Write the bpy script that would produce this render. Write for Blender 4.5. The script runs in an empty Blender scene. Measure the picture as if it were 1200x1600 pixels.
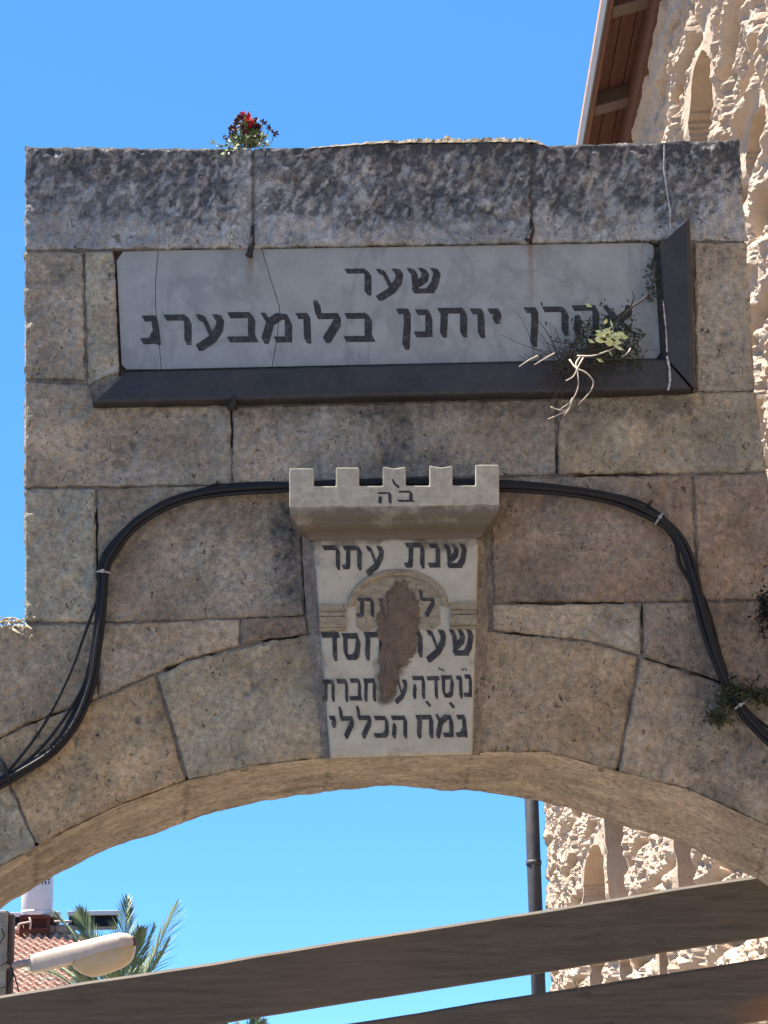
import bpy, bmesh, math, random
import numpy as np
from mathutils import Vector, Matrix

# ------------------------------------------------------------------ camera, sky, sun, exposure
S = bpy.context.scene
PITCH, ROLL, FPX = math.radians(17.0), 0.019, 3600.0
CAM = np.array([0.0, -7.65, 1.6])
fw = np.array([0, math.cos(PITCH), math.sin(PITCH)])
r0 = np.array([1.0, 0, 0]); u0 = np.array([0, -math.sin(PITCH), math.cos(PITCH)])
rt = r0*math.cos(ROLL) - u0*math.sin(ROLL); up = u0*math.cos(ROLL) + r0*math.sin(ROLL)
cd = bpy.data.cameras.new("camera"); cam = bpy.data.objects.new("camera", cd); S.collection.objects.link(cam)
M = Matrix(((rt[0], up[0], -fw[0], CAM[0]), (rt[1], up[1], -fw[1], CAM[1]), (rt[2], up[2], -fw[2], CAM[2]), (0, 0, 0, 1)))
cam.matrix_world = M
cd.sensor_fit = 'VERTICAL'; cd.sensor_height = 32.0; cd.lens = FPX/1600*32.0
cd.clip_start = 0.1; cd.clip_end = 2000
S.camera = cam
SUN = Vector((-0.38, 0.082, 0.92)).normalized()          # towards the sun
w = bpy.data.worlds.new("World"); S.world = w; w.use_nodes = True
nt = w.node_tree; bg = nt.nodes["Background"]
sky = nt.nodes.new("ShaderNodeTexSky"); sky.sky_type = 'NISHITA'; sky.sun_disc = False
sky.sun_elevation = math.asin(SUN.z); sky.sun_rotation = math.atan2(SUN.x, SUN.y)
sky.altitude = 2500; sky.air_density = 0.45; sky.dust_density = 0.0; sky.ozone_density = 9.0
gam = nt.nodes.new("ShaderNodeGamma"); gam.inputs[1].default_value = 0.5; hs_ = nt.nodes.new("ShaderNodeHueSaturation"); hs_.inputs['Saturation'].default_value = 1.52
nt.links.new(sky.outputs[0], gam.inputs[0]); nt.links.new(gam.outputs[0], hs_.inputs['Color']); nt.links.new(hs_.outputs[0], bg.inputs[0]); bg.inputs[1].default_value = 0.15
sl = bpy.data.lights.new("sun", 'SUN'); sl.energy = 4.1; sl.angle = math.radians(0.5); sl.color = (1.0, 0.90, 0.78)
so = bpy.data.objects.new("sun", sl); S.collection.objects.link(so); so.location = (0, 0, 30)
so.rotation_euler = SUN.to_track_quat('Z', 'Y').to_euler()
S.view_settings.view_transform = 'Standard'; S.view_settings.look = 'None'; S.view_settings.gamma = 1
S.view_settings.exposure = 2.34
S.cycles.max_bounces = 8

# ------------------------------------------------------------------ helpers
rng = np.random.default_rng(7); random.seed(7)
def P(u, v, Y=0.0):
    """points on the vertical plane y = Y seen at photo pixel (u, v)"""
    u = np.asarray(u, float); v = np.asarray(v, float); Y = np.asarray(Y, float)
    d = fw + rt*((u-600)/FPX)[..., None] + up*((800-v)/FPX)[..., None]
    t = (Y-CAM[1])/d[..., 1]
    return CAM + d*t[..., None]
def PX(u, v, X):
    d = fw + rt*((u-600)/FPX) + up*((800-v)/FPX)
    return CAM + d*((X-CAM[0])/d[0])

_perm = np.random.default_rng(3).permutation(256); _perm = np.concatenate([_perm, _perm, _perm])
_g = np.array([[1,1,0],[-1,1,0],[1,-1,0],[-1,-1,0],[1,0,1],[-1,0,1],[1,0,-1],[-1,0,-1],[0,1,1],[0,-1,1],[0,1,-1],[0,-1,-1]], float)
def perlin(p):
    p = np.asarray(p, float); i = np.floor(p).astype(int); f = p-i; i &= 255
    s = f*f*f*(f*(f*6-15)+10); out = 0
    for dx in (0, 1):
        for dy in (0, 1):
            for dz in (0, 1):
                h = _perm[_perm[_perm[(i[..., 0]+dx) & 255]+((i[..., 1]+dy) & 255)]+((i[..., 2]+dz) & 255)] % 12
                g = _g[h]; d = f-np.array([dx, dy, dz])
                wt = (s[..., 0] if dx else 1-s[..., 0])*(s[..., 1] if dy else 1-s[..., 1])*(s[..., 2] if dz else 1-s[..., 2])
                out = out+wt*(g*d).sum(-1)
    return out
def fbm(p, octv=4, gain=0.5, ridge=False):
    p = np.asarray(p, float); a = 1.0; o = 0
    for k in range(octv):
        n = perlin(p*(2.0**k)+17.3*k)
        o = o+a*((1-2*np.abs(n)) if ridge else n); a *= gain
    return o
def sstep(a, b, x):
    t = np.clip((x-a)/(b-a), 0, 1); return t*t*(3-2*t)

def thing(name, loc, label, cat, group=None):
    o = bpy.data.objects.new(name, None); S.collection.objects.link(o); o.location = loc
    o.empty_display_size = 0.2
    o['label'] = label; o['category'] = cat
    if group: o['group'] = group
    return o
def rootloc(p):
    v = Vector((0, 0, 0))
    while p is not None:
        v += p.location; p = p.parent
    return v
def mk(name, verts, faces, mat, parent=None, smooth=False, attrs=None, label=None):
    me = bpy.data.meshes.new(name)
    V = np.asarray(verts, float)
    base = rootloc(parent) if parent is not None else Vector((0, 0, 0))
    own = Vector(((V.max(0)+V.min(0))/2).tolist())
    V = V-np.array(own)
    me.from_pydata(V.tolist(), [], [list(map(int, f)) for f in faces])
    me.materials.append(mat)
    if smooth: me.polygons.foreach_set("use_smooth", [True]*len(me.polygons))
    for k, a in (attrs or {}).items():
        a = np.asarray(a, float)
        if a.ndim == 2:
            at = me.attributes.new(k, 'FLOAT_COLOR', 'POINT')
            at.data.foreach_set("color", np.concatenate([a, np.ones((len(a), 1))], 1).ravel().astype(np.float32))
        else:
            at = me.attributes.new(k, 'FLOAT', 'POINT'); at.data.foreach_set("value", a.astype(np.float32))
    # world position attribute so that materials do not depend on the origin
    at = me.attributes.new("wpos", 'FLOAT_VECTOR', 'POINT')
    at.data.foreach_set("vector", (V+np.array(own)).ravel().astype(np.float32))
    me.update()
    o = bpy.data.objects.new(name, me); S.collection.objects.link(o)
    if parent is not None: o.parent = parent
    o.location = own-base
    if label: o['label'] = label
    return o
class MB:
    def __init__(s): s.v = []; s.f = []; s.n = 0; s.a = {}
    def add(s, v, f, **attrs):
        v = np.asarray(v, float).reshape(-1, 3); s.v.append(v)
        s.f += [[i+s.n for i in q] for q in f]
        for k, a in attrs.items(): s.a.setdefault(k, []).append(np.asarray(a, float))
        s.n += len(v); return s
    def build(s, name, mat, parent=None, smooth=False, label=None):
        return mk(name, np.concatenate(s.v), s.f, mat, parent, smooth, {k: np.concatenate(a) for k, a in s.a.items()}, label)
def gridf(nu, nv, off=0, flip=False):
    i, j = np.meshgrid(np.arange(nu-1), np.arange(nv-1), indexing='ij')
    a = (i*nv+j).ravel()+off
    q = np.stack([a, a+nv, a+nv+1, a+1], 1)
    if flip: q = q[:, ::-1]
    return q.tolist()
def tube(pts, rad, seg=8, cap=True):
    pts = np.asarray(pts, float); n = len(pts); rad = np.broadcast_to(np.asarray(rad, float), (n,))
    T = np.gradient(pts, axis=0); T /= np.linalg.norm(T, axis=1)[:, None]+1e-12
    ref = np.array([0, 0, 1.0]) if abs(T[0][2]) < 0.9 else np.array([0, 1.0, 0])
    N = np.cross(T[0], ref); N /= np.linalg.norm(N); V = []
    for k in range(n):
        N = N-T[k]*N.dot(T[k]); N /= np.linalg.norm(N)+1e-12
        B = np.cross(T[k], N)
        a = np.arange(seg)*2*math.pi/seg
        V.append(pts[k]+rad[k]*(np.cos(a)[:, None]*N+np.sin(a)[:, None]*B))
    V = np.concatenate(V); F = []
    for k in range(n-1):
        for j in range(seg):
            F.append([k*seg+j, k*seg+(j+1) % seg, (k+1)*seg+(j+1) % seg, (k+1)*seg+j])
    if cap: F += [list(range(seg))[::-1], [(n-1)*seg+j for j in range(seg)]]
    return V, F
def spline(ctrl, n=60):
    c = np.asarray(ctrl, float); c = np.concatenate([[2*c[0]-c[1]], c, [2*c[-1]-c[-2]]])
    m = len(c)-3; out = []
    for t in np.linspace(0, m-1e-6, n):
        k = int(t); f = t-k; a, b, d, e = c[k:k+4]
        out.append(0.5*(2*b+(d-a)*f+(2*a-5*b+4*d-e)*f*f+(3*b-a-3*d+e)*f**3))
    return np.array(out)
def box(x0, x1, y0, y1, z0, z1):
    v = [(x, y, z) for x in (x0, x1) for y in (y0, y1) for z in (z0, z1)]
    return v, [[0, 1, 3, 2], [4, 6, 7, 5], [0, 4, 5, 1], [2, 3, 7, 6], [0, 2, 6, 4], [1, 5, 7, 3]]
def prism(poly, y0, y1):
    """poly: (n,3) points on the front plane (counter-clockwise seen from -y); pushed to y1"""
    a = np.asarray(poly, float).copy(); b = a.copy(); a[:, 1] = y0; b[:, 1] = y1; n = len(a)
    F = [list(range(n)), list(range(n, 2*n))[::-1]]
    for i in range(n): F.append([i, i+n, (i+1) % n+n, (i+1) % n])
    return np.concatenate([a, b]), F
def bevelled(v, f, off, seg=2):
    bm = bmesh.new(); vs = [bm.verts.new(p) for p in np.asarray(v).tolist()]
    for q in f: bm.faces.new([vs[i] for i in q])
    bmesh.ops.recalc_face_normals(bm, faces=bm.faces)
    es = [e for e in bm.edges if len(e.link_faces) == 2 and e.calc_face_angle(0) > 0.4]
    bmesh.ops.bevel(bm, geom=es, offset=off, segments=seg, affect='EDGES', profile=0.6, clamp_overlap=True)
    bm.verts.index_update()
    V = [tuple(x.co) for x in bm.verts]; F = [[x.index for x in fc.verts] for fc in bm.faces]
    bm.free(); return V, F
def polyres(poly, n):
    p = np.asarray(poly, float); d = np.concatenate([[0], np.cumsum(np.hypot(*np.diff(p, axis=0).T))])
    t = np.linspace(0, d[-1], n); return np.stack([np.interp(t, d, p[:, 0]), np.interp(t, d, p[:, 1])], 1)
def inpoly(x, y, poly):
    r = np.zeros(np.shape(x), bool); n = len(poly)
    for i in range(n):
        (x1, y1), (x2, y2) = poly[i], poly[(i+1) % n]
        if y1 == y2: continue
        c = ((y1 > y) != (y2 > y)) & (x < (x2-x1)*(y-y1)/(y2-y1)+x1); r ^= c
    return r
def dseg(x, y, line):
    d = np.full(np.shape(x), 1e9)
    for (x1, y1), (x2, y2) in zip(line[:-1], line[1:]):
        L = (x2-x1)**2+(y2-y1)**2; t = np.clip(((x-x1)*(x2-x1)+(y-y1)*(y2-y1))/L, 0, 1)
        d = np.minimum(d, np.hypot(x-x1-t*(x2-x1), y-y1-t*(y2-y1)))
    return d

# ------------------------------------------------------------------ materials
class NB:
    def __init__(s, name):
        s.m = bpy.data.materials.new(name); s.m.use_nodes = True; s.t = s.m.node_tree
        s.p = s.t.nodes["Principled BSDF"]; s.p.inputs['Specular IOR Level'].default_value = 0.25
        a = s.t.nodes.new("ShaderNodeAttribute"); a.attribute_name = "wpos"; s.pos = a.outputs['Vector']
    def n(s, t, **k):
        o = s.t.nodes.new(t)
        for a, b in k.items(): setattr(o, a, b)
        return o
    def lk(s, a, b):
        if isinstance(a, (int, float, tuple)): b.default_value = a
        else: s.t.links.new(a, b)
    def scale(s, v):
        o = s.n("ShaderNodeVectorMath", operation='MULTIPLY'); s.lk(s.pos, o.inputs[0]); o.inputs[1].default_value = v; return o.outputs[0]
    def noise(s, sc, det=5, rough=0.6, vec=None, dist=0.0):
        o = s.n("ShaderNodeTexNoise"); o.inputs['Scale'].default_value = sc; o.inputs['Detail'].default_value = det
        o.inputs['Roughness'].default_value = rough; o.inputs['Distortion'].default_value = dist
        s.lk(vec if vec is not None else s.pos, o.inputs['Vector']); return o.outputs[0]
    def vor(s, sc, feat='F1', vec=None):
        o = s.n("ShaderNodeTexVoronoi", feature=feat); o.inputs['Scale'].default_value = sc
        s.lk(vec if vec is not None else s.pos, o.inputs['Vector']); return o.outputs[0]
    def mr(s, x, a, b, c, d, smooth=False):
        o = s.n("ShaderNodeMapRange"); o.clamp = True
        if smooth: o.interpolation_type = 'SMOOTHSTEP'
        s.lk(x, o.inputs[0])
        for i, q in enumerate((a, b, c, d)): o.inputs[i+1].default_value = q
        return o.outputs[0]
    def math(s, op, a, b=0.0):
        o = s.n("ShaderNodeMath", operation=op); s.lk(a, o.inputs[0]); s.lk(b, o.inputs[1]); return o.outputs[0]
    def mix(s, f, a, b, bt='MIX'):
        o = s.n("ShaderNodeMix", data_type='RGBA', blend_type=bt); s.lk(f, o.inputs[0])
        for q, i in ((a, 6), (b, 7)):
            s.lk((*q, 1.0) if isinstance(q, tuple) and len(q) == 3 else q, o.inputs[i])
        return o.outputs[2]
    def attr(s, name, out='Color'):
        a = s.n("ShaderNodeAttribute"); a.attribute_name = name; return a.outputs[out]
    def grey(s, x):
        o = s.n("ShaderNodeCombineColor")
        for i in range(3): s.lk(x, o.inputs[i])
        return o.outputs[0]
    def bump(s, h, st=0.5, d=0.01):
        o = s.n("ShaderNodeBump"); o.inputs['Strength'].default_value = st; o.inputs['Distance'].default_value = d
        s.lk(h, o.inputs['Height']); s.lk(o.outputs[0], s.p.inputs['Normal'])
    def fin(s, col, rough=0.85, spec=None, metal=None):
        s.lk((*col, 1.0) if isinstance(col, tuple) and len(col) == 3 else col, s.p.inputs['Base Color'])
        s.lk(rough, s.p.inputs['Roughness'])
        if spec is not None: s.p.inputs['Specular IOR Level'].default_value = spec
        if metal is not None: s.p.inputs['Metallic'].default_value = metal
        return s.m
def plain(name, col, rough=0.7, var=0.25, sc=20, spec=0.3, metal=0.0, bump=0.2, bd=0.003):
    b = NB(name); n = b.noise(sc, 6); n2 = b.noise(sc*6, 4)
    f = b.math('MULTIPLY', b.mr(n, 0.3, 0.7, 1-var, 1+var), b.mr(n2, 0.3, 0.7, 1-var*.5, 1+var*.5))
    c = b.mix(1.0, col, b.grey(f), 'MULTIPLY'); b.bump(n2, bump, bd)
    return b.fin(c, b.mr(n, 0.3, 0.7, rough-.1, min(1, rough+.1)), spec, metal)
def mat_stone():
    b = NB("weathered_limestone")
    tint = b.attr("tint"); gr = b.attr("grime", 'Fac')  # grime also carries the shade painted into the block hollows
    n1, n2, n3 = b.noise(7, 4), b.noise(42, 7, 0.65), b.noise(150, 5, 0.7)
    f = b.math('MULTIPLY', b.mr(n1, .3, .7, .76, 1.22), b.mr(n2, .28, .72, .60, 1.36))
    f = b.math('MULTIPLY', f, b.mr(n3, .3, .7, .72, 1.25))
    c = b.mix(1.0, tint, b.grey(f), 'MULTIPLY')
    c = b.mix(b.mr(b.noise(16, 3), .5, .75, 0, .55), c, b.mix(1.0, c, (1.10, .96, .90), 'MULTIPLY'))
    # small dark pits with a shape of their own
    pit = b.mr(b.noise(58, 3, .55, b.scale((1, 1, .62)), 1.6), .635, .72, 0, .8, True)
    c = b.mix(pit, c, (.05, .043, .04))
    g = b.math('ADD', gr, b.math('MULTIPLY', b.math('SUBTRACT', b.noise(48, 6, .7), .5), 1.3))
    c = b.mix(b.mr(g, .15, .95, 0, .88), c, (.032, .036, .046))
    h = b.math('ADD', b.math('MULTIPLY', n2, 1.0), b.math('MULTIPLY', n3, .45))
    h = b.math('SUBTRACT', h, b.math('MULTIPLY', pit, .9))
    b.bump(h, .9, .016)
    return b.fin(c, .92, .15)
def mat_mortar():
    b = NB("lime_mortar"); n = b.noise(30, 6, .7); n2 = b.noise(170, 4, .7)
    c = b.mix(b.mr(n, .35, .65, 0, 1), (.13, .118, .10), (.21, .185, .155))
    c = b.mix(b.mr(n2, .55, .7, 0, .6), c, (.06, .055, .05))
    b.bump(b.math('ADD', n, b.math('MULTIPLY', n2, .5)), .8, .012); return b.fin(c, .95, .1)
def mat_marble(loc):
    b = NB("grey_marble")
    v = b.noise(3.2, 8, .62, b.scale((1, 1, .55)), .6); v2 = b.noise(11, 6, .65)
    ve = b.mr(b.math('ABSOLUTE', b.math('SUBTRACT', v, .5)), 0, .045, 1, 0, True)
    c = b.mix(b.mr(v2, .3, .7, 0, 1), (.205, .222, .22), (.275, .295, .292))
    c = b.mix(b.math('MULTIPLY', ve, .34), c, (.12, .13, .142))
    c = b.mix(b.mr(b.noise(70, 5, .7), .58, .75, 0, .45), c, (.2, .19, .18))
    sx = b.n("ShaderNodeSeparateXYZ"); b.lk(b.pos, sx.inputs[0])
    for q, wdt, ln in loc:      # rust run below each iron clamp
        dx = b.math('ABSOLUTE', b.math('SUBTRACT', sx.outputs[0], float(q[0])))
        dz = b.math('SUBTRACT', float(q[2]), sx.outputs[2])
        m = b.math('MULTIPLY', b.mr(dx, 0, wdt, 1, 0, True), b.math('MULTIPLY', b.mr(dz, -.02, .0, 0, 1), b.mr(dz, 0, ln, 1, 0, True)))
        m = b.math('MULTIPLY', m, b.mr(b.noise(60, 4), .3, .6, .3, 1))
        c = b.mix(b.math('MULTIPLY', m, .75), c, (.14, .085, .05))
    b.bump(b.noise(90, 5), .15, .003)
    return b.fin(c, .55, .35)
def mat_plate():
    b = NB("white_limestone_plate"); n = b.noise(14, 6, .65); n2 = b.noise(90, 5, .7)
    c = b.mix(b.mr(n, .3, .7, 0, 1), (.32, .302, .245), (.41, .39, .318))
    c = b.mix(b.mr(n2, .56, .72, 0, .55), c, (.24, .20, .155))
    gr = b.attr("grime", 'Fac')
    g = b.math('ADD', gr, b.math('MULTIPLY', b.math('SUBTRACT', b.noise(40, 6, .7), .5), 1.0))
    c = b.mix(b.mr(g, .2, .9, 0, .9), c, (.088, .074, .060))
    b.bump(b.math('ADD', n, b.math('MULTIPLY', n2, .6)), .4, .006); return b.fin(c, .85, .2)
def mat_tan():
    b = NB("ochre_stained_stone"); n = b.noise(20, 6, .7, b.scale((.5, 1, 2.2))); n2 = b.noise(80, 5, .7)
    c = b.mix(b.mr(n, .32, .68, 0, 1), (.175, .15, .105), (.33, .285, .21))
    c = b.mix(b.mr(n2, .55, .68, 0, .8), c, (.07, .055, .042))
    b.bump(b.math('ADD', n, n2), .7, .008); return b.fin(c, .9, .15)
def mat_wood(name, dark, light, warm=None, axis=(1.2, 18, 18), amt=.5):
    b = NB(name); g = b.noise(3.0, 8, .65, b.scale(axis), .4); g2 = b.noise(1.2, 4)
    f = b.noise(9, 6, .7, b.scale((axis[0]*1.5, axis[1]*3, axis[2]*3)))
    c = b.mix(b.mr(g, .3, .7, 0, 1), dark, light)
    c = b.mix(b.mr(f, .5, .72, 0, .55), c, tuple(x*.35 for x in dark))
    if warm: c = b.mix(b.mr(g2, .48, .68, 0, amt), c, warm)
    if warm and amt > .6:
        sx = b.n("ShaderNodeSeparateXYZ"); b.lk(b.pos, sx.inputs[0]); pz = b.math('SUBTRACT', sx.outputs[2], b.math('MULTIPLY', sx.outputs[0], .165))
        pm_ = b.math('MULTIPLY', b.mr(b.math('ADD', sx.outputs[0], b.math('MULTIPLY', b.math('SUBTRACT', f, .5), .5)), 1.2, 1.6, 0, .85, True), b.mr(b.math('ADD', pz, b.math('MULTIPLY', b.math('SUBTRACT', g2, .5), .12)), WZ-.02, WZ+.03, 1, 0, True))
        c = b.mix(pm_, c, b.mix(b.mr(f, .4, .7, 0, .7), (.34, .17, .075), (.16, .08, .04)))  # orange sunlight bounce painted into the wood colour near the right end
    kn = b.mr(b.vor(2.1, 'F1', b.scale((1, 1, 2.2))), .0, .09, .85, 0, True)
    c = b.mix(kn, c, tuple(x*.25 for x in dark))
    b.bump(b.math('ADD', g, b.math('MULTIPLY', f, .5)), .4, .006); return b.fin(c, .8, .2)
def mat_rockwall():
    b = NB("rock_faced_stone"); n1, n2, n3 = b.noise(1.6, 5), b.noise(9, 7, .7), b.noise(45, 5, .7)
    c = b.mix(b.mr(n1, .3, .7, 0, 1), (.34, .265, .20), (.45, .375, .30))
    c = b.mix(b.mr(n2, .5, .72, 0, .7), c, (.36, .24, .155))
    c = b.mix(b.mr(n3, .56, .7, 0, .5), c, (.17, .13, .10))
    b.bump(b.math('ADD', n2, b.math('MULTIPLY', n3, .5)), .6, .03); return b.fin(c, .92, .12)
def mat_leaf(name, a, b_, sc=30):
    b = NB(name); c = b.mix(b.mr(b.noise(sc, 3), .35, .65, 0, 1), a, b_)
    b.p.inputs['Subsurface Weight'].default_value = 0.0
    b.p.inputs['Transmission Weight'].default_value = 0.0
    return b.fin(c, .5, .4)
STONE = mat_stone(); MORTAR = mat_mortar(); PLATE = mat_plate(); TAN = mat_tan()
b = NB("dark_letter_paint"); c = b.mix(b.mr(b.noise(55, 6, .7), .48, .74, 0, .6), (.031, .033, .037), (.15, .148, .14)); INK = b.fin(c, .85, .15)
SLATE = plain("dark_slate", (.029, .029, .031), .6, .3, 8, .35, bump=.25)
IRON = plain("rusted_iron", (.028, .022, .022), .8, .4, 60, .3)
CABLE = plain("black_cable_sheath", (.011, .011, .013), .6, .25, 40, .25)
TIE = plain("white_plastic_tie", (.24, .24, .235), .6, .1, 40)
b = NB("brown_cement"); n = b.noise(26, 6, .7); n2 = b.noise(110, 5, .7)
c = b.mix(b.mr(n, .3, .7, 0, 1), (.12, .088, .064), (.20, .152, .115)); c = b.mix(b.mr(n2, .5, .7, 0, .6), c, (.06, .047, .04)); b.bump(b.math('ADD', n, n2), .9, .012)
al = b.math('ADD', b.attr("cov", 'Fac'), b.math('MULTIPLY', b.math('SUBTRACT', b.noise(48, 6, .75), .5), 2.4)); b.lk(b.mr(al, .25, .62, 0, 1), b.p.inputs['Alpha']); CEMENT = b.fin(c, .95, .1)
LIME = plain("white_lime_run", (.34, .35, .37), .8, .3, 50)
RUBBLE = plain("crumbled_mortar", (.27, .235, .18), .95, .45, 60, .1, bump=.8, bd=.01)
WOODM = mat_wood("weathered_timber", (.078, .071, .062), (.135, .122, .106), (.155, .12, .092))
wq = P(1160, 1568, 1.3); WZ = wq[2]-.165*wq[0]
WOODW = mat_wood("weathered_timber_with_painted_sunglow", (.078, .071, .062), (.135, .122, .106), (.155, .12, .092), amt=.8)  # same timber, with reflected sunlight painted on as an orange patch
EAVEW = mat_wood("red_brown_eave_boards", (.10, .045, .034), (.155, .075, .056), None, (18, 1.2, 18))
RAFTW = mat_wood("grey_brown_rafter", (.12, .09, .078), (.18, .14, .125), None, (1.2, 18, 18))
GUTTER = plain("grey_painted_metal", (.075, .072, .07), .6, .15, 12)
PIPEM = plain("dark_grey_pipe", (.035, .036, .042), .55, .2, 10)
ROCK = mat_rockwall()

# ------------------------------------------------------------------ ground
gv = [(-300, -300, 0), (300, -300, 0), (300, 300, 0), (-300, 300, 0)]
b = NB("pale_stone_paving"); vz = b.vor(2.2, 'DISTANCE_TO_EDGE')
c = b.mix(b.mr(b.noise(5, 5), .3, .7, 0, 1), (.13, .112, .095), (.18, .155, .13)); c = b.mix(b.mr(vz, 0, .03, 1, 0), c, (.08, .07, .06))
b.bump(vz, .3, .01); GROUNDM = b.fin(c, .85, .2)
g = mk("ground", gv, [[0, 1, 2, 3]], GROUNDM); g['kind'] = 'structure'

# ------------------------------------------------------------------ the stone gate
gate = thing("stone_gate", (0, 0.28, 0), "shaded weathered stone archway with an inscribed marble panel and a battlemented keystone", "gate")
INTR = [(-60, 1396), (0, 1354), (56, 1323), (104, 1298), (187, 1258), (292, 1220), (400, 1196), (516, 1183), (627, 1180), (740, 1174),
        (858, 1175), (964, 1205), (1075, 1233), (1158, 1271), (1200, 1291), (1290, 1345)]
BACK = [(-60, 1462), (3, 1417), (83, 1369), (140, 1341), (200, 1315), (245, 1301), (292, 1283), (360, 1262), (417, 1250), (500, 1239), (580, 1230), (640, 1228),
        (690, 1236), (735, 1237), (825, 1246), (896, 1262), (992, 1296), (1054, 1315), (1117, 1342), (1183, 1375), (1270, 1425)]
OUT_TOP = [(-200, 979), (39, 975), (37, 760), (38, 500), (40, 229), (490, 229), (600, 221), (830, 219), (856, 226), (1156, 216),
           (1161, 300), (1168, 400), (1177, 560), (1190, 690), (1200, 745), (1214, 936), (1345, 936)]
PANEL = [(176, 390), (1030, 375), (1046, 562), (188, 584)]
DARKJ = [[(182, 390), (390, 387), (396, 355)], [(830, 345), (832, 380), (1030, 376)], [(375, 965), (475, 958)], [(470, 930), (476, 1000)], [(415, 999), (478, 990)],
         [(800, 941), (900, 943), (970, 943)], [(1010, 1030), (1118, 1062), (1150, 1078)], [(362, 636), (362, 690)], [(870, 700), (870, 735)],
         [(150, 800), (152, 890)], [(262, 1045), (330, 1022)], [(0, 1152), (60, 1125), (100, 1105)], [(776, 985), (850, 992)], [(1003, 948), (1003, 1015)],
         [(150, 762), (330, 759)], [(895, 742), (1030, 741)]]
def relief(u, v, xz, coping):
    p = np.stack([xz[:, 0], xz[:, 0]*0, xz[:, 2]], 1)
    diag = np.stack([p[:, 0]*.9+p[:, 2]*.5, p[:, 1], (p[:, 2]-p[:, 0]*.55)*.62], 1)
    if coping:
        h = .0085*fbm(diag*24, 3, .55)+.010*fbm(p*7, 2)
        smooth = np.exp(-((u-385)/16)**2)+np.exp(-((u-831)/12)**2)
        h *= 1-.75*np.clip(smooth, 0, 1)
    else:
        h = .007*fbm(p*5+3, 3)+.0062*fbm(diag*21+9, 3, .55)
        ch = perlin(diag*17+31); h = h+.020*np.clip(ch-.28, 0, 1)
        ch = perlin(np.stack([p[:, 0]*.7-p[:, 2]*.7, p[:, 1], p[:, 0]*.25+p[:, 2]*.25], 1)*30+11); h = h+.014*np.clip(ch-.32, 0, 1)
    return h
def grime(u, v, p, coping):
    q = np.stack([p[:, 0], p[:, 0]*0, p[:, 2]], 1)
    n = fbm(q*6+5, 4, .6)
    if coping:
        diag = np.stack([q[:, 0]*.9-q[:, 2]*.5, q[:, 1], (q[:, 2]+q[:, 0]*.7)*.42], 1)
        fl = fbm(diag*33, 4, .66)
        g = .82-.58*sstep(318, 378, v+n*30)-.48*sstep(-.05, .42, fl)-.34*sstep(.0, .7, n)*sstep(250, 300, v)
        g = g+.25*sstep(260, 222, v)-.30*np.exp(-((u-385)/20)**2)-.18*sstep(1060, 1120, u)*sstep(280, 330, v)-.25*sstep(300, 60, u)*sstep(240, 330, v)
        return g
    g = .04+.26*n+.22*np.clip(fbm(q*2.2+50, 3), 0, 1)
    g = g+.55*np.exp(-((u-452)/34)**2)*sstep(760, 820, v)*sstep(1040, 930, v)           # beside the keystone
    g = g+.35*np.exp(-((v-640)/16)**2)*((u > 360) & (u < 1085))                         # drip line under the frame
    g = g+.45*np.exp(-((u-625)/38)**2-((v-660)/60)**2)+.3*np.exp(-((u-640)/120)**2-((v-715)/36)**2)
    g = g+.25*sstep(430, 380, v)*sstep(1085, 1100, u)+.22*sstep(1000, 1100, u)*sstep(900, 1000, v)
    g = g+.5*np.exp(-((u-90)/30)**2-((v-430)/25)**2)+.3*np.exp(-((u-60)/20)**2-((v-560)/30)**2)
    g = g+.25*np.exp(-((u-510)/16)**2)*sstep(1050, 1190, v)+.22*sstep(790, 755, u)*(u > 745)*sstep(900, 1100, v)
    return g
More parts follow.
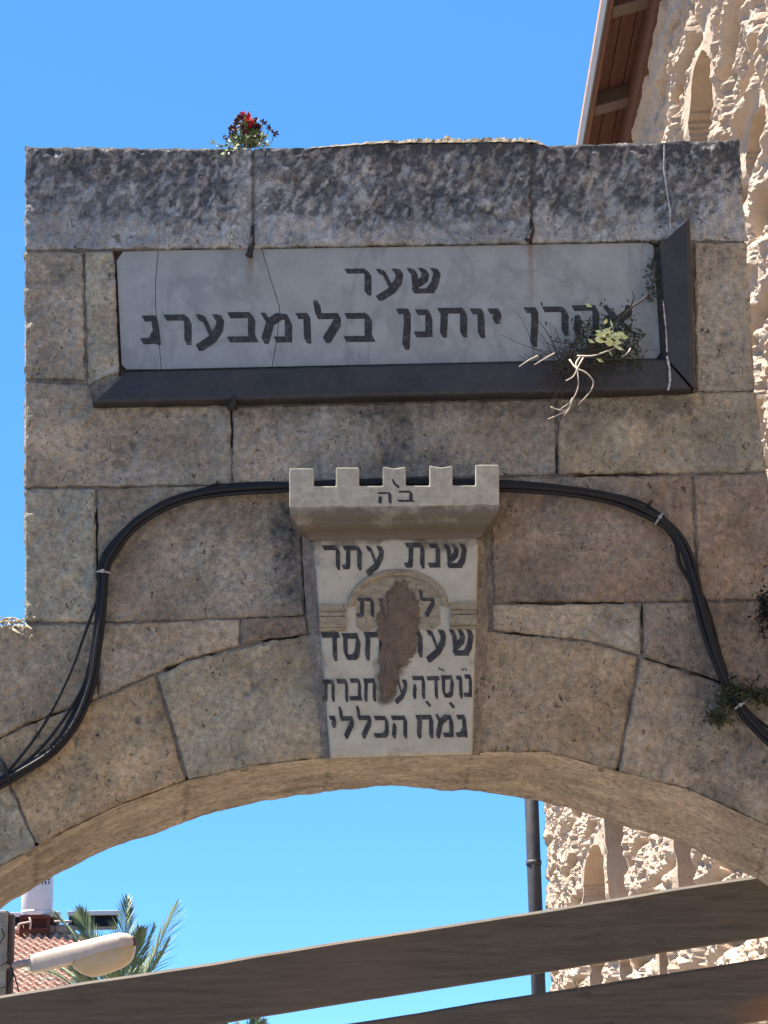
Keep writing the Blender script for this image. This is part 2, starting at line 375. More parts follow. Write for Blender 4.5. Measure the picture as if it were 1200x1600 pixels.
def block(mb, top, bot, tint, coping=False, gap=.8, y0=0.0, yb=.09, res=.0065, rim=.0075, rel=1.0, seed=0, gadd=0.0):
    top = np.asarray(top, float); bot = np.asarray(bot, float)
    wpx = max(np.ptp(top[:, 0]), np.ptp(bot[:, 0])); hpx = abs(bot[:, 1].mean()-top[:, 1].mean())
    nu = max(6, int(wpx/440/res)); nv = max(6, int(hpx/440/res))
    T, B = polyres(top, nu), polyres(bot, nu)
    t = np.linspace(0, 1, nv)
    U = B[:, None, 0]*(1-t)+T[:, None, 0]*t; V = B[:, None, 1]*(1-t)+T[:, None, 1]*t
    s = np.linspace(0, 1, nu)[:, None]*np.ones(nv)
    tt = np.ones(nu)[:, None]*t
    W = np.abs(T[-1, 0]-T[0, 0]+B[-1, 0]-B[0, 0])/2; H = np.abs(B[:, 1]-T[:, 1])[:, None]*np.ones(nv)
    U = U+gap*(1-2*s)*sstep(.5, 1, np.abs(2*s-1)); V = V+gap*(2*tt-1)*sstep(.5, 1, np.abs(2*tt-1))
    u, v = U.ravel(), V.ravel()
    # ragged arrises
    d = np.minimum(np.minimum(s, 1-s)*W, np.minimum(tt, 1-tt)*H).ravel()/440
    x = P(u, v, 0.0*u)
    q = np.stack([x[:, 0], x[:, 0]*0+seed*1.7, x[:, 2]], 1)
    rr = rim*(1+.8*fbm(q*14, 3)); rr = np.clip(rr, .004, .05)
    e = np.clip(1-d/rr, 0, 1)
    wob = fbm(q*22+40, 3)*2.2*(d < .004)
    u = u+wob*(1 if not coping else .9); v = v+fbm(q*22+80, 3)*2.2*(d < .004)
    x = P(u, v, 0.0*u)
    y = y0+rel*relief(u, v, x, coping)*np.clip(d/.015, .35, 1)+.008*e**2+.003*perlin(q*1.3+seed)
    y = np.minimum(y, y0+.010-.004*(d < .02))
    x[:, 1] = y
    hh_ = rel*relief(u, v, x, coping)
    n1 = perlin(q*3.1+11)
    tc = np.asarray(tn(tint))[None, :]*(1+.16*n1[:, None]+.10*fbm(q*12, 2)[:, None])
    tc = tc*(1+.26*fbm(q*3.3+21, 3)[:, None])*(1+np.array([.10, 0, -.10])*fbm(q*2.3+7, 2)[:, None])
    gg = grime(u, v, x, coping)+gadd+.22*e+np.clip(hh_*(14 if coping else 19), -.22, .26)  # grime, plus shade painted into the hollows so the relief reads
    mb.add(x, gridf(nu, nv), tint=tc, grime=gg)  # grime here includes the painted hollow shade
    ring = [i*nv for i in range(nu)]+[(nu-1)*nv+j for j in range(1, nv)]+[i*nv+nv-1 for i in range(nu-2, -1, -1)]+[j for j in range(nv-2, 0, -1)]
    rv = x[ring]; bk = rv.copy(); bk[:, 1] = yb; m = len(ring)
    mb.add(np.concatenate([rv, bk]), [[i, (i+1) % m, m+(i+1) % m, m+i] for i in range(m)][::1],
           tint=np.concatenate([tc[ring]]*2), grime=np.concatenate([gg[ring]+.2]*2))
def tn(a, k=(1.12, 1.14, .985)): return tuple(x*y for x, y in zip(a, k))
GREY, WARM, PINK, BEIGE = (.275, .246, .233), (.315, .236, .17), (.222, .178, .16), (.33, .295, .262)
cop = MB()
block(cop, [(38, 228), (250, 230), (394, 230)], [(37, 390), (394, 386)], (.30, .30, .345), True, seed=1, res=.005)
block(cop, [(396, 230), (490, 229), (600, 222), (829, 220)], [(396, 386), (829, 379)], (.30, .30, .345), True, seed=2, res=.005)
block(cop, [(831, 220), (856, 226), (1156, 216)], [(831, 379), (1022, 375), (1166, 376)], (.30, .30, .345), True, seed=3, res=.005)
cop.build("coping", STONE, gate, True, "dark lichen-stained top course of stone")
mas = MB()
BL = [([(37, 392), (129, 393)], [(37, 592), (133, 593)], GREY, 4), ([(131, 391), (178, 392)], [(137, 600), (187, 580)], BEIGE, 5),
      ([(1084, 377), (1167, 377)], [(1088, 612), (1180, 610)], GREY, 6),
      ([(37, 594), (138, 600), (146, 634), (361, 633)], [(37, 761), (361, 757)], GREY, 7),
      ([(363, 634), (869, 622)], [(363, 757), (869, 741)], (.27, .24, .228), 8),
      ([(871, 622), (1085, 612), (1181, 611)], [(871, 741), (1199, 737)], (.285, .25, .222), 9),
      ([(37, 763), (149, 762)], [(38, 970), (152, 972)], BEIGE, 10), ([(151, 762), (468, 756)], [(153, 972), (476, 962)], (.25, .215, .195), 11),
      ([(764, 746), (1082, 741)], [(772, 942), (1088, 939)], PINK, 12), ([(1084, 741), (1200, 738)], [(1090, 939), (1215, 936)], PINK, 13),
      ([(-200, 979), (37, 975), (151, 974)], [(-200, 1252), (-100, 1202), (0, 1152), (40, 1131), (152, 1091)], (.28, .24, .21), 14),
      ([(153, 974), (374, 966)], [(153, 1090), (240, 1052), (290, 1031), (374, 1008)], (.29, .25, .222), 15),
      ([(376, 964), (478, 961)], [(376, 1007), (415, 999), (482, 990)], PINK, 16),
      ([(768, 944), (1002, 942)], [(768, 984), (920, 1000), (1002, 1023)], (.30, .255, .222), 17),
      ([(1004, 941), (1120, 939), (1345, 937)], [(1004, 1025), (1118, 1061), (1200, 1097), (1345, 1170)], PINK, 18)]
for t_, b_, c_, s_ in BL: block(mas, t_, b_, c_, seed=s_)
# core behind the stones and the jambs down to the paving
ip = P(np.array([a for a, _ in INTR]), np.array([c-3 for _, c in INTR]), np.zeros(len(INTR)))
op = P(np.array([a for a, _ in OUT_TOP]), np.array([c+2 for _, c in OUT_TOP]), np.zeros(len(OUT_TOP)))
jl, jr = ip[0, 0], ip[-1, 0]
outline = np.concatenate([op, [[op[-1, 0], 0, 0], [jr, 0, 0]], ip[::-1], [[jl, 0, 0], [op[0, 0], 0, 0]]])
cv, cf = prism(outline[::-1], .06, .575)
cv = cv.copy()
mas.add(cv, cf, tint=np.tile([.27, .235, .20], (len(cv), 1)), grime=np.full(len(cv), .1))
# stones of the two jambs and the spandrel ends that stand below the picture
for sx0, sx1, zt in ((op[0, 0], jl, ip[0, 2]), (jr, op[-1, 0], ip[-1, 2])):
    z = 0.0; k = 0
    while z < zt-.05:
        h = min(.34+.05*((k*7) % 3), zt-z)
        bv, bf = bevelled(*box(sx0+.004, sx1-.004, 0.0, .07, z+.004, z+h-.004), .01)
        mas.add(bv, bf, tint=np.tile([.28, .245, .215], (len(bv), 1)), grime=np.full(len(bv), .1)); z += h; k += 1
mas.build("masonry", STONE, gate, False)
# mortar sheet between the stones
gx = np.arange(-215, 1350, 3.2); gy = np.arange(222, 1420, 3.2); U, V = np.meshgrid(gx, gy, indexing='ij')
opx = OUT_TOP+[(1345, 1500), (1290, 1500)]+[(a, c-4) for a, c in INTR][::-1]+[(-60, 1500), (-200, 1500)]
opx_in = [(a, c) for a, c in opx]
mask = inpoly(U, V, opx_in) & inpoly(U-3, V, opx_in) & inpoly(U+3, V, opx_in) & inpoly(U, V-4, opx_in) & ~inpoly(U, V, PANEL)
x = P(U.ravel(), V.ravel(), 0*U.ravel())
nn = fbm(np.stack([x[:, 0], x[:, 0]*0, x[:, 2]], 1)*9, 4)
dep = .0105+.006*np.clip(nn, -.5, 1)
for ln in ([(396, 226), (396, 346)], [(831, 216), (833, 342)], [(213, 800), (214, 975)]): dep = np.where(dseg(U.ravel(), V.ravel(), ln) < 4, .004, dep)
for ln in DARKJ: dep = np.maximum(dep, .040*sstep(6, 2.5, dseg(U.ravel(), V.ravel(), ln)+5*nn+1.5))
x[:, 1] = dep
nu, nv = U.shape; mk_ = mask.ravel()
F = [q for q in gridf(nu, nv, flip=True) if all(mk_[i] for i in q)]
used = np.unique(np.array(F)); remap = -np.ones(len(x), int); remap[used] = np.arange(len(used))
uu_, vv_ = U.ravel()[used], V.ravel()[used]; gm0 = np.where(vv_ < 384, grime(uu_, vv_, x[used], True), grime(uu_, vv_, x[used], False)+.12)
mk("mortar_bed", x[used], remap[np.array(F)].tolist(), STONE, gate, True, {'tint': np.tile([.205, .185, .155], (len(used), 1))*(1+.25*nn[used, None]), 'grime': gm0})
# voussoirs and soffit
arch = MB()
for t_, b_, c_, s_ in [([(245, 1053), (290, 1033), (415, 1001), (492, 990)], [(294, 1219), (400, 1196), (517, 1183)], (.29, .245, .20), 21),
                       ([(-12, 1159), (40, 1133), (150, 1093), (242, 1054)], [(58, 1322), (104, 1298), (187, 1258), (291, 1220)], WARM, 22),
                       ([(-200, 1254), (-100, 1204), (-14, 1160)], [(-60, 1396), (0, 1354), (56, 1323)], (.28, .25, .215), 23),
                       ([(758, 985), (920, 1002), (998, 1025)], [(738, 1175), (858, 1176), (963, 1205)], (.285, .225, .18), 24),
                       ([(1000, 1027), (1118, 1063), (1200, 1099), (1226, 1112)], [(966, 1206), (1075, 1233), (1158, 1271), (1202, 1292)], (.27, .23, .205), 25),
                       ([(1228, 1113), (1345, 1172)], [(1204, 1293), (1290, 1345)], PINK, 26)]:
    block(arch, t_, b_, c_, seed=s_, gap=1.0)
ns, nd = 330, 60
A = polyres(INTR, ns); Bk = polyres(BACK, ns)
pa, pb = P(A[:, 0], A[:, 1], np.full(ns, .0)), P(Bk[:, 0], Bk[:, 1], np.full(ns, .58))
tt = np.linspace(0, 1, nd)[None, :, None]
g3 = (pa[:, None]*(1-tt)+pb[:, None]*tt).reshape(-1, 3)
q = g3*np.array([1, 1, 1])
edge = np.minimum(np.tile(np.linspace(0, 1, nd), ns), 1)
hh = .009*fbm(q*np.array([4, 6, 4]), 4, .5)+.004*fbm(q*np.array([16, 30, 16]), 3)
jt = np.zeros(len(g3))
for ju in (57, 292, 516, 739, 965, 1203):
    i = np.argmin(np.abs(A[:, 0]-ju)); dx = np.abs(np.repeat(np.arange(ns), nd)-i)*np.hypot(*(A[1]-A[0])); jt = np.maximum(jt, sstep(6, 1, dx+4*fbm(q*18, 2)))
g3[:, 2] += (hh+.003*jt)*np.clip(edge/.06, .15, 1)
g3[:, 1] += .006*fbm(q*20+9, 3)*(edge < .02)
tc = np.array([.40, .35, .285])[None]*(1+.22*fbm(q*np.array([3, 14, 3]), 3)[:, None])
arch.add(g3, gridf(ns, nd, flip=True), tint=tc, grime=.02+.30*fbm(q*np.array([5, 16, 5])+3, 3)+.35*jt+.12*sstep(.35, .8, edge))  # tone darkens towards the back edge and along the joints
arch.build("arch_ring", STONE, gate, True, "warm brown voussoirs and soffit of the low arch")

# marble panel, cut where it is cracked
cr1 = [(247, 391), (243, 440), (243, 480), (249, 540), (252, 577)]; cr2 = [(409, 389), (424, 440), (437, 480), (433, 530), (425, 573)]
TLc, TRc, BRc, BLc = [(182, 408), (192, 393)], [(1012, 379), (1021, 384)], [(1032, 552), (1026, 560)], [(198, 577), (190, 570)]
def pp(l, Y): a = np.array(l, float); return P(a[:, 0], a[:, 1], np.full(len(a), float(Y)))
clampx = [pp([(390, 404)], .015)[0], pp([(828, 385)], .015)[0]]
MARBLE = mat_marble([(clampx[0], .022, .16), (clampx[1], .018, .30)])
pm = MB()
for poly in ([*TLc, *[(a-.4, c) for a, c in cr1], *BLc], [*[(a+.4, c) for a, c in cr1[::-1]][::-1][:1], *[(a-.4, c) for a, c in cr2], *[(a+.4, c) for a, c in cr1[::-1]][:-1]],
             [(cr2[0][0]+.4, cr2[0][1]), *TRc, *BRc, *[(a+.4, c) for a, c in cr2[::-1]][:-1]]):
    v_, f_ = prism(pp(poly, .018)[::-1], .018, .055); pm.add(*bevelled(v_, f_, .0012, 1))
panel = pm.build("inscription_panel", MARBLE, gate)
# dark frame mouldings on two sides of the panel
def strip(inner, outer, name, n=60, flip=False):
    inner, outer = polyres(inner, n), polyres(outer, n); V = []
    prof = [(0, .03), (0, -.028), (.05, -.040), (.45, -.046), (.86, -.052), (.95, -.050), (1.0, -.043)]
    for t, Y in prof:
        a = inner*(1-t)+outer*t; w_ = P(a[:, 0], a[:, 1], np.full(n, Y))
        w_[:, 1] += .0022*fbm(w_*12, 2); w_[:, 2] += .0015*fbm(w_*25+4, 2); V.append(w_)
    l = V[-1].copy(); l[:, 1] = .012; V.append(l)
    V = np.stack(V, 1); k = V.shape[1]
    F = gridf(n, k, flip=flip)+[list(range(k))[::-1], [(n-1)*k+j for j in range(k)]]
    return mk(name, V.reshape(-1, 3), F, SLATE, gate)
strip([(200, 581), (1039, 561)], [(144, 631), (1081, 609)], "frame_strip")
strip([(1030, 384), (1041, 559)], [(1078, 340), (1085, 607)], "frame_strip", 30, True)
# iron clamps
for (u, v0, v1, wd) in ((391, 350, 402, 5), (828, 342, 378, 5), (362, 614, 641, 4)):
    m = MB(); y1 = -.03 if v0 < 600 else -.066
    c = pp([(u+3, v0), (u+3, (v0+v1)/2), (u-1, v1-6), (u-3, v1)], y1); c[0, 1] = y1+.02
    m.add(*tube(spline(c, 14), np.interp(np.linspace(0, 1, 14), [0, .6, .85, 1], [.006, .011, .016, .006]), 8))
    e0 = c[1].copy(); e0[1] = .05; m.add(*tube([c[1], (c[1]+e0)/2, e0], .009, 8))
    m.build("iron_clamp", IRON, gate, True)
# lime runs down the coping and over the frame corner
for ln, Y, wd in (([(1038, 226), (1037, 262), (1042, 300), (1047, 330), (1047, 362)], -.012, 4), ([(1042, 556), (1046, 575), (1047, 595), (1044, 610)], -.0545, 5), ([(1036, 470), (1041, 520), (1042, 550)], -.047, 3)):
    a = polyres(ln, 40); jit = np.array([random.uniform(.5, 1.2) for _ in range(40)])*wd/2.6
    l, r = P(a[:, 0]-jit, a[:, 1], np.full(40, Y)), P(a[:, 0]+jit, a[:, 1], np.full(40, Y)); mid = P(a[:, 0], a[:, 1], np.full(40, Y-.002))
    m = MB(); m.add(np.stack([l, mid, r], 1).reshape(-1, 3), gridf(40, 3)); m.build("lime_run", LIME, gate, True)
# crumbled mortar along the top
nu, nv = 240, 14
uu = np.linspace(484, 856, nu); V = []
for j, t in enumerate(np.linspace(0, 1, nv)):
    b0 = P(uu, np.interp(uu, [484, 600, 830, 856], [229, 221, 219, 226])+3, np.full(nu, -.006+.4*t**1.6))
    b0[:, 2] = P(uu, np.interp(uu, [484, 600, 830, 856], [229, 221, 219, 226])+2, np.zeros(nu))[:, 2]
    en = np.interp(uu, [484, 520, 610, 700, 840, 856], [0, .3, .8, 1, .8, -.2])
    qq = np.stack([b0[:, 0]*1, b0[:, 1]*0+t*1.2, b0[:, 0]*0], 1)
    h = en*(.016+.034*np.abs(fbm(qq*18, 4, .65))+.016*fbm(qq*55, 3))*np.sin(math.pi*min(1, .12+t*.8))
    if j == 0: h = h*0-.004
    b0[:, 2] += h; b0[:, 1] += .008*fbm(qq*30+5, 2); V.append(b0)
mk("mortar_ridge", np.stack(V, 1).reshape(-1, 3), gridf(nu, nv), RUBBLE, gate, False, label="crumbled pale mortar heaped along the top of the gate")

# ---- keystone
ks = MB()
top, bot = np.array([(489, 838), (748, 836)]), np.array([(516, 1184), (738, 1178)])
nu, nv = 150, 200; T, Bm = polyres(top, nu), polyres(bot, nu); t = np.linspace(0, 1, nv)
U = Bm[:, None, 0]*(1-t)+T[:, None, 0]*t; V = Bm[:, None, 1]*(1-t)+T[:, None, 1]*t
s = np.linspace(0, 1, nu)[:, None]*np.ones(nv); tg = np.ones(nu)[:, None]*t
d = np.minimum(np.minimum(s, 1-s)*240, np.minimum(tg, 1-tg)*345).ravel()
x = P(U.ravel(), V.ravel(), np.full(U.size, -.045)); q = np.stack([x[:, 0], x[:, 0]*0, x[:, 2]], 1)
u_, v_ = U.ravel(), V.ravel()
chip = fbm(q*12+2, 4)
x[:, 1] += .0012*fbm(q*20, 3)+.012*np.clip(1-d/(3+7*np.clip(chip, 0, 1)), 0, 1)**2
side = sstep(20, 0, d)
smx = dseg(u_, v_, [(618, 925), (620, 960), (612, 1010), (607, 1050), (604, 1090)])
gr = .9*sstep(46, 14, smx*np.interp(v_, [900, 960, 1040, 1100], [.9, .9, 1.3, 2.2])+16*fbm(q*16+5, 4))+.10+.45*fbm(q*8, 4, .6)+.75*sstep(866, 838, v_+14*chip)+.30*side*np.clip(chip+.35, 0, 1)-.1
gr = gr+.18*np.exp(-((u_-622)/45)**2)*sstep(1165, 1145, v_)*sstep(1120, 1150, v_)
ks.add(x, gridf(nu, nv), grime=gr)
ring = [i*nv for i in range(nu)]+[(nu-1)*nv+j for j in range(1, nv)]+[i*nv+nv-1 for i in range(nu-2, -1, -1)]+[j for j in range(nv-2, 0, -1)]
ru, rv = u_[ring], v_[ring]; cu = 626
off = np.interp(rv, [836, 1000, 1184], [18, 20, 12]); ou = ru+np.sign(ru-cu)*off*np.clip((np.abs(ru-cu)-np.interp(rv, [836, 1184], [118, 98]))/8, 0, 1)*(1+.10*fbm(np.stack([rv*.03, rv*0, rv*0], 1), 2))
ob = P(ou, rv+np.where(rv > 1170, 2, 0), np.full(len(ou), .0)); m_ = len(ring)
ks.add(np.concatenate([x[ring], ob]), [[i, (i+1) % m_, m_+(i+1) % m_, m_+i] for i in range(m_)], grime=np.full(2*m_, .12))
nskirt = m_
ks.a['tint'] = [np.tile([.23, .20, .165], (ks.n, 1))]
keystone = ks.build("keystone", PLATE, gate, True, "white inscribed keystone plate with a brown cement smear")
keystone.data.materials.append(STONE)
for i_ in range(len(keystone.data.polygons)-nskirt, len(keystone.data.polygons)): keystone.data.polygons[i_].material_index = 1
# battlement on the keystone
cren = [(452, 793), (452, 731)]
mer = [(452, 490), (525, 561), (598, 634), (671, 707), (743, 780)]
cren = [(452, 793)]
for i, (a, c) in enumerate(mer):
    yt = 731-1.4*i; yb_ = 759-.4*i
    cren += [(a, yt), (c, yt)] if i not in (2, 3) else [(a, yt), ((a+c)/2, yt+3), (c, yt)]
    if i < 4: cren += [(c, yb_), (mer[i+1][0], yb_)]
cren += [(780, 789)]
YF = -.145
a_ = pp(cren, YF)
v1, f1 = prism(a_, YF, -.098); v1, f1 = bevelled(v1, f1, .0055, 2)
bt = MB(); bt.add(v1, f1, grime=np.full(len(v1), .30))
bb = pp([(453.5, 792), (453.5, 762), (778.5, 759), (778.5, 788)], YF); v2, f2 = prism(bb, -.0975, .02); bt.add(v2, f2, grime=np.full(len(v2), .15))
# cavetto moulding below
secs = [(792, 452, 780, -.143), (800, 453, 779, -.141), (806, 455, 777, -.137), (811, 459, 774, -.128), (815, 462, 770, -.118), (819, 465, 768, -.117), (824, 469, 764, -.104),
        (829, 474, 760, -.086), (833, 478, 757, -.070), (838, 481, 754, -.056), (845, 485, 751, -.048)]
nx = 70; rows = []
for (v, xl, xr, Y) in secs:
    uu = np.linspace(xl, xr, nx); vv = v-(uu-452)/328*4.0
    fr = P(uu, vv, np.full(nx, Y)); n_ = fbm(fr*np.array([14, 3, 30]), 3); fr[:, 1] += .004*n_; fr[:, 2] += .0025*fbm(fr*25, 2)
    L0 = fr[0].copy(); L0[1] = .01; R0 = fr[-1].copy(); R0[1] = .01
    rows.append(np.concatenate([[L0], fr, [R0]]))
rw = np.stack(rows, 1); q = rw.reshape(-1, 3)
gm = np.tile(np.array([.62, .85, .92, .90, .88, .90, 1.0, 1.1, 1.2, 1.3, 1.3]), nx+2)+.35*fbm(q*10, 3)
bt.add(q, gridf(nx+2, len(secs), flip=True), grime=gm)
battle = bt.build("battlement", PLATE, keystone, False)
# small arch moulding with two imposts, carved in relief
rl = MB(); n = 50; th = np.linspace(math.pi, 0, n)
V = []
for k, (rx, ry, Y) in enumerate(((79, 57, -.045), (78, 56, -.054), (72, 51, -.057), (69, 48, -.053), (67, 46, -.045))):
    V.append(P(622+rx*np.cos(th), 946-ry*np.sin(th), np.full(n, Y)))
rl.add(np.stack(V, 1).reshape(-1, 3), gridf(n, 5, flip=False))
for (a, c, y_) in ((499, 541, 944), (703, 745, 941)):
    for k, (d0, d1, Y) in enumerate(((0, 11, -.060), (11.6, 19, -.054), (19.6, 36, -.057), (36.5, 42, -.052))):
        v3, f3 = prism(pp([(a+(k == 1), y_+d1), (a+(k == 1), y_+d0), (c-(k == 1), y_+d0-.6), (c-(k == 1), y_+d1-.6)], Y), Y, -.044); rl.add(*bevelled(v3, f3, .0018, 1))
rl.build("arch_moulding", TAN, keystone, False)
tp = np.linspace(math.pi, 0, 40)
pol = [(622+66*math.cos(a), 946-45*math.sin(a)) for a in tp]+[(688, 975), (670, 990), (640, 968), (600, 972), (570, 990), (556, 978)]
mk("tympanum", *prism(pp(pol[::1], -.0468), -.0468, -.044), TAN, keystone, label="stained tan field inside the small carved arch")
cp = [(565, 640), (600, 615), (650, 640), (690, 690), (695, 760), (690, 830), (680, 900), (650, 985), (610, 1040), (595, 1100), (575, 1150), (540, 1190), (525, 1160),
      (515, 1100), (510, 1000), (515, 900), (500, 840), (510, 760), (530, 690)]
cpx = [(420+a/2.9625, 700+c/2.9625) for a, c in cp]
cl = spline(np.array([(a, c, 0) for a, c in cpx+cpx[:1]]), 150)[:-1]
cen = np.array([608, 985, 0]); mp = MB(); V = []
for k, f_ in enumerate((1.10, 1.0, .9, .75, .6, .4, .2, .03)):
    z = cen+(cl-cen)*f_; z[:, 0] += 6.0*fbm(cl*.055, 4, .6)*min(1, f_); z[:, 1] += 4.0*fbm(cl*.055+9, 4, .6)*min(1, f_)
    Yk = -.0490-.0030*min(1, max(0, 1.1-f_)*6)-.003*(1-f_); V.append(P(z[:, 0], z[:, 1], np.full(len(z), Yk if k else -.0475)-.0012*fbm(z*.05, 3)))
V = np.stack(V, 0); nr, nc = V.shape[:2]; F = []
for i in range(nr-1):
    for j in range(nc): F.append([i*nc+j, i*nc+(j+1) % nc, (i+1)*nc+(j+1) % nc, (i+1)*nc+j])
F.append([(nr-1)*nc+j for j in range(nc)])
cov = np.repeat([0, .35, .7, .95, 1, 1, 1, 1], nc)
sm = mk("cement_smear", V.reshape(-1, 3), F, CEMENT, keystone, True, {'cov': cov})
# ---- Hebrew lettering, drawn with a broad nib
GL = {'א': (.92, [[(.10, .9), (.80, .12)], [(.78, .9), (.76, .72), (.52, .52)], [(.30, .62), (.12, .42), (.16, .1)]]),
      'ב': (.84, [[(.08, .9), (.56, .9), (.66, .8), (.66, .14)], [(.06, .1), (.76, .1)]]),
      'ג': (.58, [[(.12, .9), (.38, .9), (.42, .5), (.46, .08)], [(.40, .32), (.32, .12), (.08, .1)]]),
      'ד': (.80, [[(.07, .9), (.72, .9)], [(.58, .9), (.60, .05)]]),
      'ה': (.82, [[(.07, .9), (.66, .9), (.70, .8), (.70, .06)], [(.18, .55), (.13, .06)]]),
      'ו': (.40, [[(.07, .9), (.28, .9), (.29, .7), (.31, .05)]]),
      'ח': (.86, [[(.07, .9), (.70, .9), (.74, .8), (.74, .06)], [(.18, .9), (.15, .06)]]),
      'י': (.38, [[(.07, .9), (.27, .9), (.28, .78), (.22, .55)]]),
      'כ': (.76, [[(.08, .9), (.52, .9), (.64, .76), (.64, .26), (.52, .1), (.08, .1)]]),
      'ל': (.78, [[(.08, 1.35), (.14, .9), (.66, .9), (.66, .66), (.36, .06)]]),
      'מ': (.88, [[(.08, .92), (.24, .66), (.10, .06)], [(.26, .70), (.50, .9), (.70, .86), (.76, .7), (.76, .1), (.44, .1)]]),
      'ס': (.82, [[(.07, .9), (.62, .9), (.70, .7), (.64, .22), (.52, .1), (.26, .1), (.16, .24), (.14, .9)]]),
      'נ': (.56, [[(.10, .9), (.36, .9), (.40, .7), (.40, .12)], [(.06, .1), (.42, .1)]]),
      'ן': (.44, [[(.07, .9), (.30, .9), (.30, .4), (.26, -.34)]]),
      'ע': (.82, [[(.10, .9), (.24, .82), (.46, .22)], [(.56, .9), (.70, .86), (.66, .50), (.46, .14), (.10, -.16)]]),
      'ר': (.78, [[(.07, .9), (.54, .9), (.66, .78), (.66, .05)]]),
      'ש': (1.0, [[(.08, .9), (.20, .84), (.26, .1)], [(.42, .9), (.54, .82), (.50, .56), (.30, .36)], [(.76, .9), (.88, .84), (.80, .36), (.66, .1)], [(.22, .1), (.70, .1)]]),
      'ת': (.88, [[(.08, .9), (.62, .9), (.72, .8), (.72, .06)], [(.24, .9), (.23, .2), (.18, .1), (.04, .1)]]),
      "'": (.30, [[(.06, 1.26), (.24, 1.12)]])}
def hull(pts):
    pts = sorted(set(map(tuple, np.round(pts, 5))))
    def half(ps):
        h = []
        for p in ps:
            while len(h) >= 2 and (h[-1][0]-h[-2][0])*(p[1]-h[-2][1])-(h[-1][1]-h[-2][1])*(p[0]-h[-2][0]) <= 0: h.pop()
            h.append(p)
        return h[:-1]
    return half(pts)+half(pts[::-1])
def word(mb, txt, x0, x1, yt, yb, Y, nib=(.075, .105), dy=0.0, skip=()):
    """txt right-to-left between pixel columns x0..x1, letter tops at yt and baseline yb"""
    tw = sum(GL[c][0]+.10 for c in txt)-.10; sc = (x1-x0)/tw; hgt = yb-yt; cur = x1; cnt = 0
    for ci, c in enumerate(txt):
        wd, st = GL[c]; left = cur-wd*sc
        if ci not in skip:
            jx, jy, js = random.uniform(-.01, .01), random.uniform(-.015, .015), random.uniform(.97, 1.03)
            for poly in st:
                for (ax, ay), (bx, by) in zip(poly[:-1], poly[1:]):
                    pts = []
                    for (qx, qy) in ((ax, ay), (bx, by)):
                        for sa in (-1, 1):
                            for sb in (-1, 1): pts.append((qx+sa*nib[0]*.70-sb*.045+jx, qy*js+sb*nib[1]*.92+jy+sa*.0))
                    h = np.array(hull(pts)); cnt += 1
                    px = left+h[:, 0]*sc; py = yb-h[:, 1]*hgt+dy*(px-x1)
                    yy = Y-.00025*(cnt % 5)
                    v, f = prism(P(px, py, np.full(len(px), Y))[::1], yy, Y+.004); mb.add(v, f)
        cur = left-.10*sc
m = MB(); YP = .0172; dsl = -.012
word(m, "שער", 540, 690, 417, 458, YP, (.08, .10), dsl)
word(m, "בלומבערג", 220, 586, 487, 533, YP, (.085, .11), dsl)
word(m, "יוחנן", 620, 783, 481, 525, YP, (.085, .11), dsl)
word(m, "אהרן", 820, 990, 477, 521, YP, (.085, .11), dsl)
m.build("lettering", INK, panel)
m = MB(); YK = -.0472
word(m, "שנת", 633, 731, 849, 887, YK, (.07, .105), -.005)
word(m, "עתר", 504, 601, 852, 889, YK, (.07, .105), -.005)
word(m, "לשכת", 558, 680, 933, 963, YK-.0012, (.06, .09), -.01)
word(m, "שערי", 612, 741, 983, 1024, YK, (.07, .11), -.005)
word(m, "חסד", 501, 600, 987, 1030, YK, (.07, .11), -.01)
word(m, "נוסדה", 644, 739, 1054, 1089, YK, (.08, .10), -.02)
word(m, "ע'י", 596, 637, 1062, 1092, YK, (.09, .11), -.01)
word(m, "חברת", 504, 588, 1060, 1094, YK, (.085, .11), -.015)
word(m, "גמח", 650, 731, 1116, 1151, YK, (.085, .11), -.02)
word(m, "הכללי", 514, 637, 1118, 1152, YK, (.07, .11), -.012)
for (u, v) in ((669, 1100), (706, 1102), (687, 1045), (692, 1047), (723, 1046), (728, 1046)):
    big = v > 1090; r_ = 5 if big else 2.2
    v4, f4 = prism(pp([(u-r_, v-r_*.8), (u-r_*.2, v-r_), (u+r_, v+r_*.5), (u+r_*.4, v+r_)][::-1], YK), YK, YK+.004); m.add(v4, f4)
m.build("lettering", INK, keystone)
m = MB()
word(m, "ב", 622, 648, 766, 784, YF-.0005, (.065, .10), -.01)
word(m, "ה", 590, 613, 768, 786, YF-.0005, (.065, .09), -.01)
v4, f4 = prism(pp([(612, 749), (614, 748), (619, 756), (624, 759), (624, 763), (621, 762), (615, 757)][::-1], YF), YF-.0007, YF+.003); m.add(v4, f4)
m.build("lettering", INK, keystone)

# ------------------------------------------------------------------ cable bundle
cb = thing("cable_bundle", tuple(pp([(616, 760)], -.06)[0]), "black bundled cables swagged across the gate behind the keystone battlement", "cables")
main = [(-60, 1244, -.03), (-10, 1227, -.03), (30, 1206, -.032), (80, 1174, -.034), (115, 1131, -.036), (140, 1070, -.04), (152, 1000, -.045), (160, 930, -.04), (163, 890, -.035),
        (178, 858, -.035), (212, 818, -.035), (270, 784, -.035), (340, 767, -.035), (420, 761, -.05), (470, 759, -.06), (616, 755, -.06), (760, 759, -.06), (830, 762, -.05),
        (900, 769, -.04), (960, 780, -.035), (1005, 797, -.035), (1044, 822, -.035), (1067, 855, -.035), (1084, 905, -.035), (1099, 960, -.035), (1117, 1020, -.035), (1140, 1078, -.04), (1166, 1118, -.045), (1215, 1166, -.05), (1280, 1215, -.05)]
mc = spline(main, 260)
def pc(a): return P(a[:, 0], a[:, 1], a[:, 2])
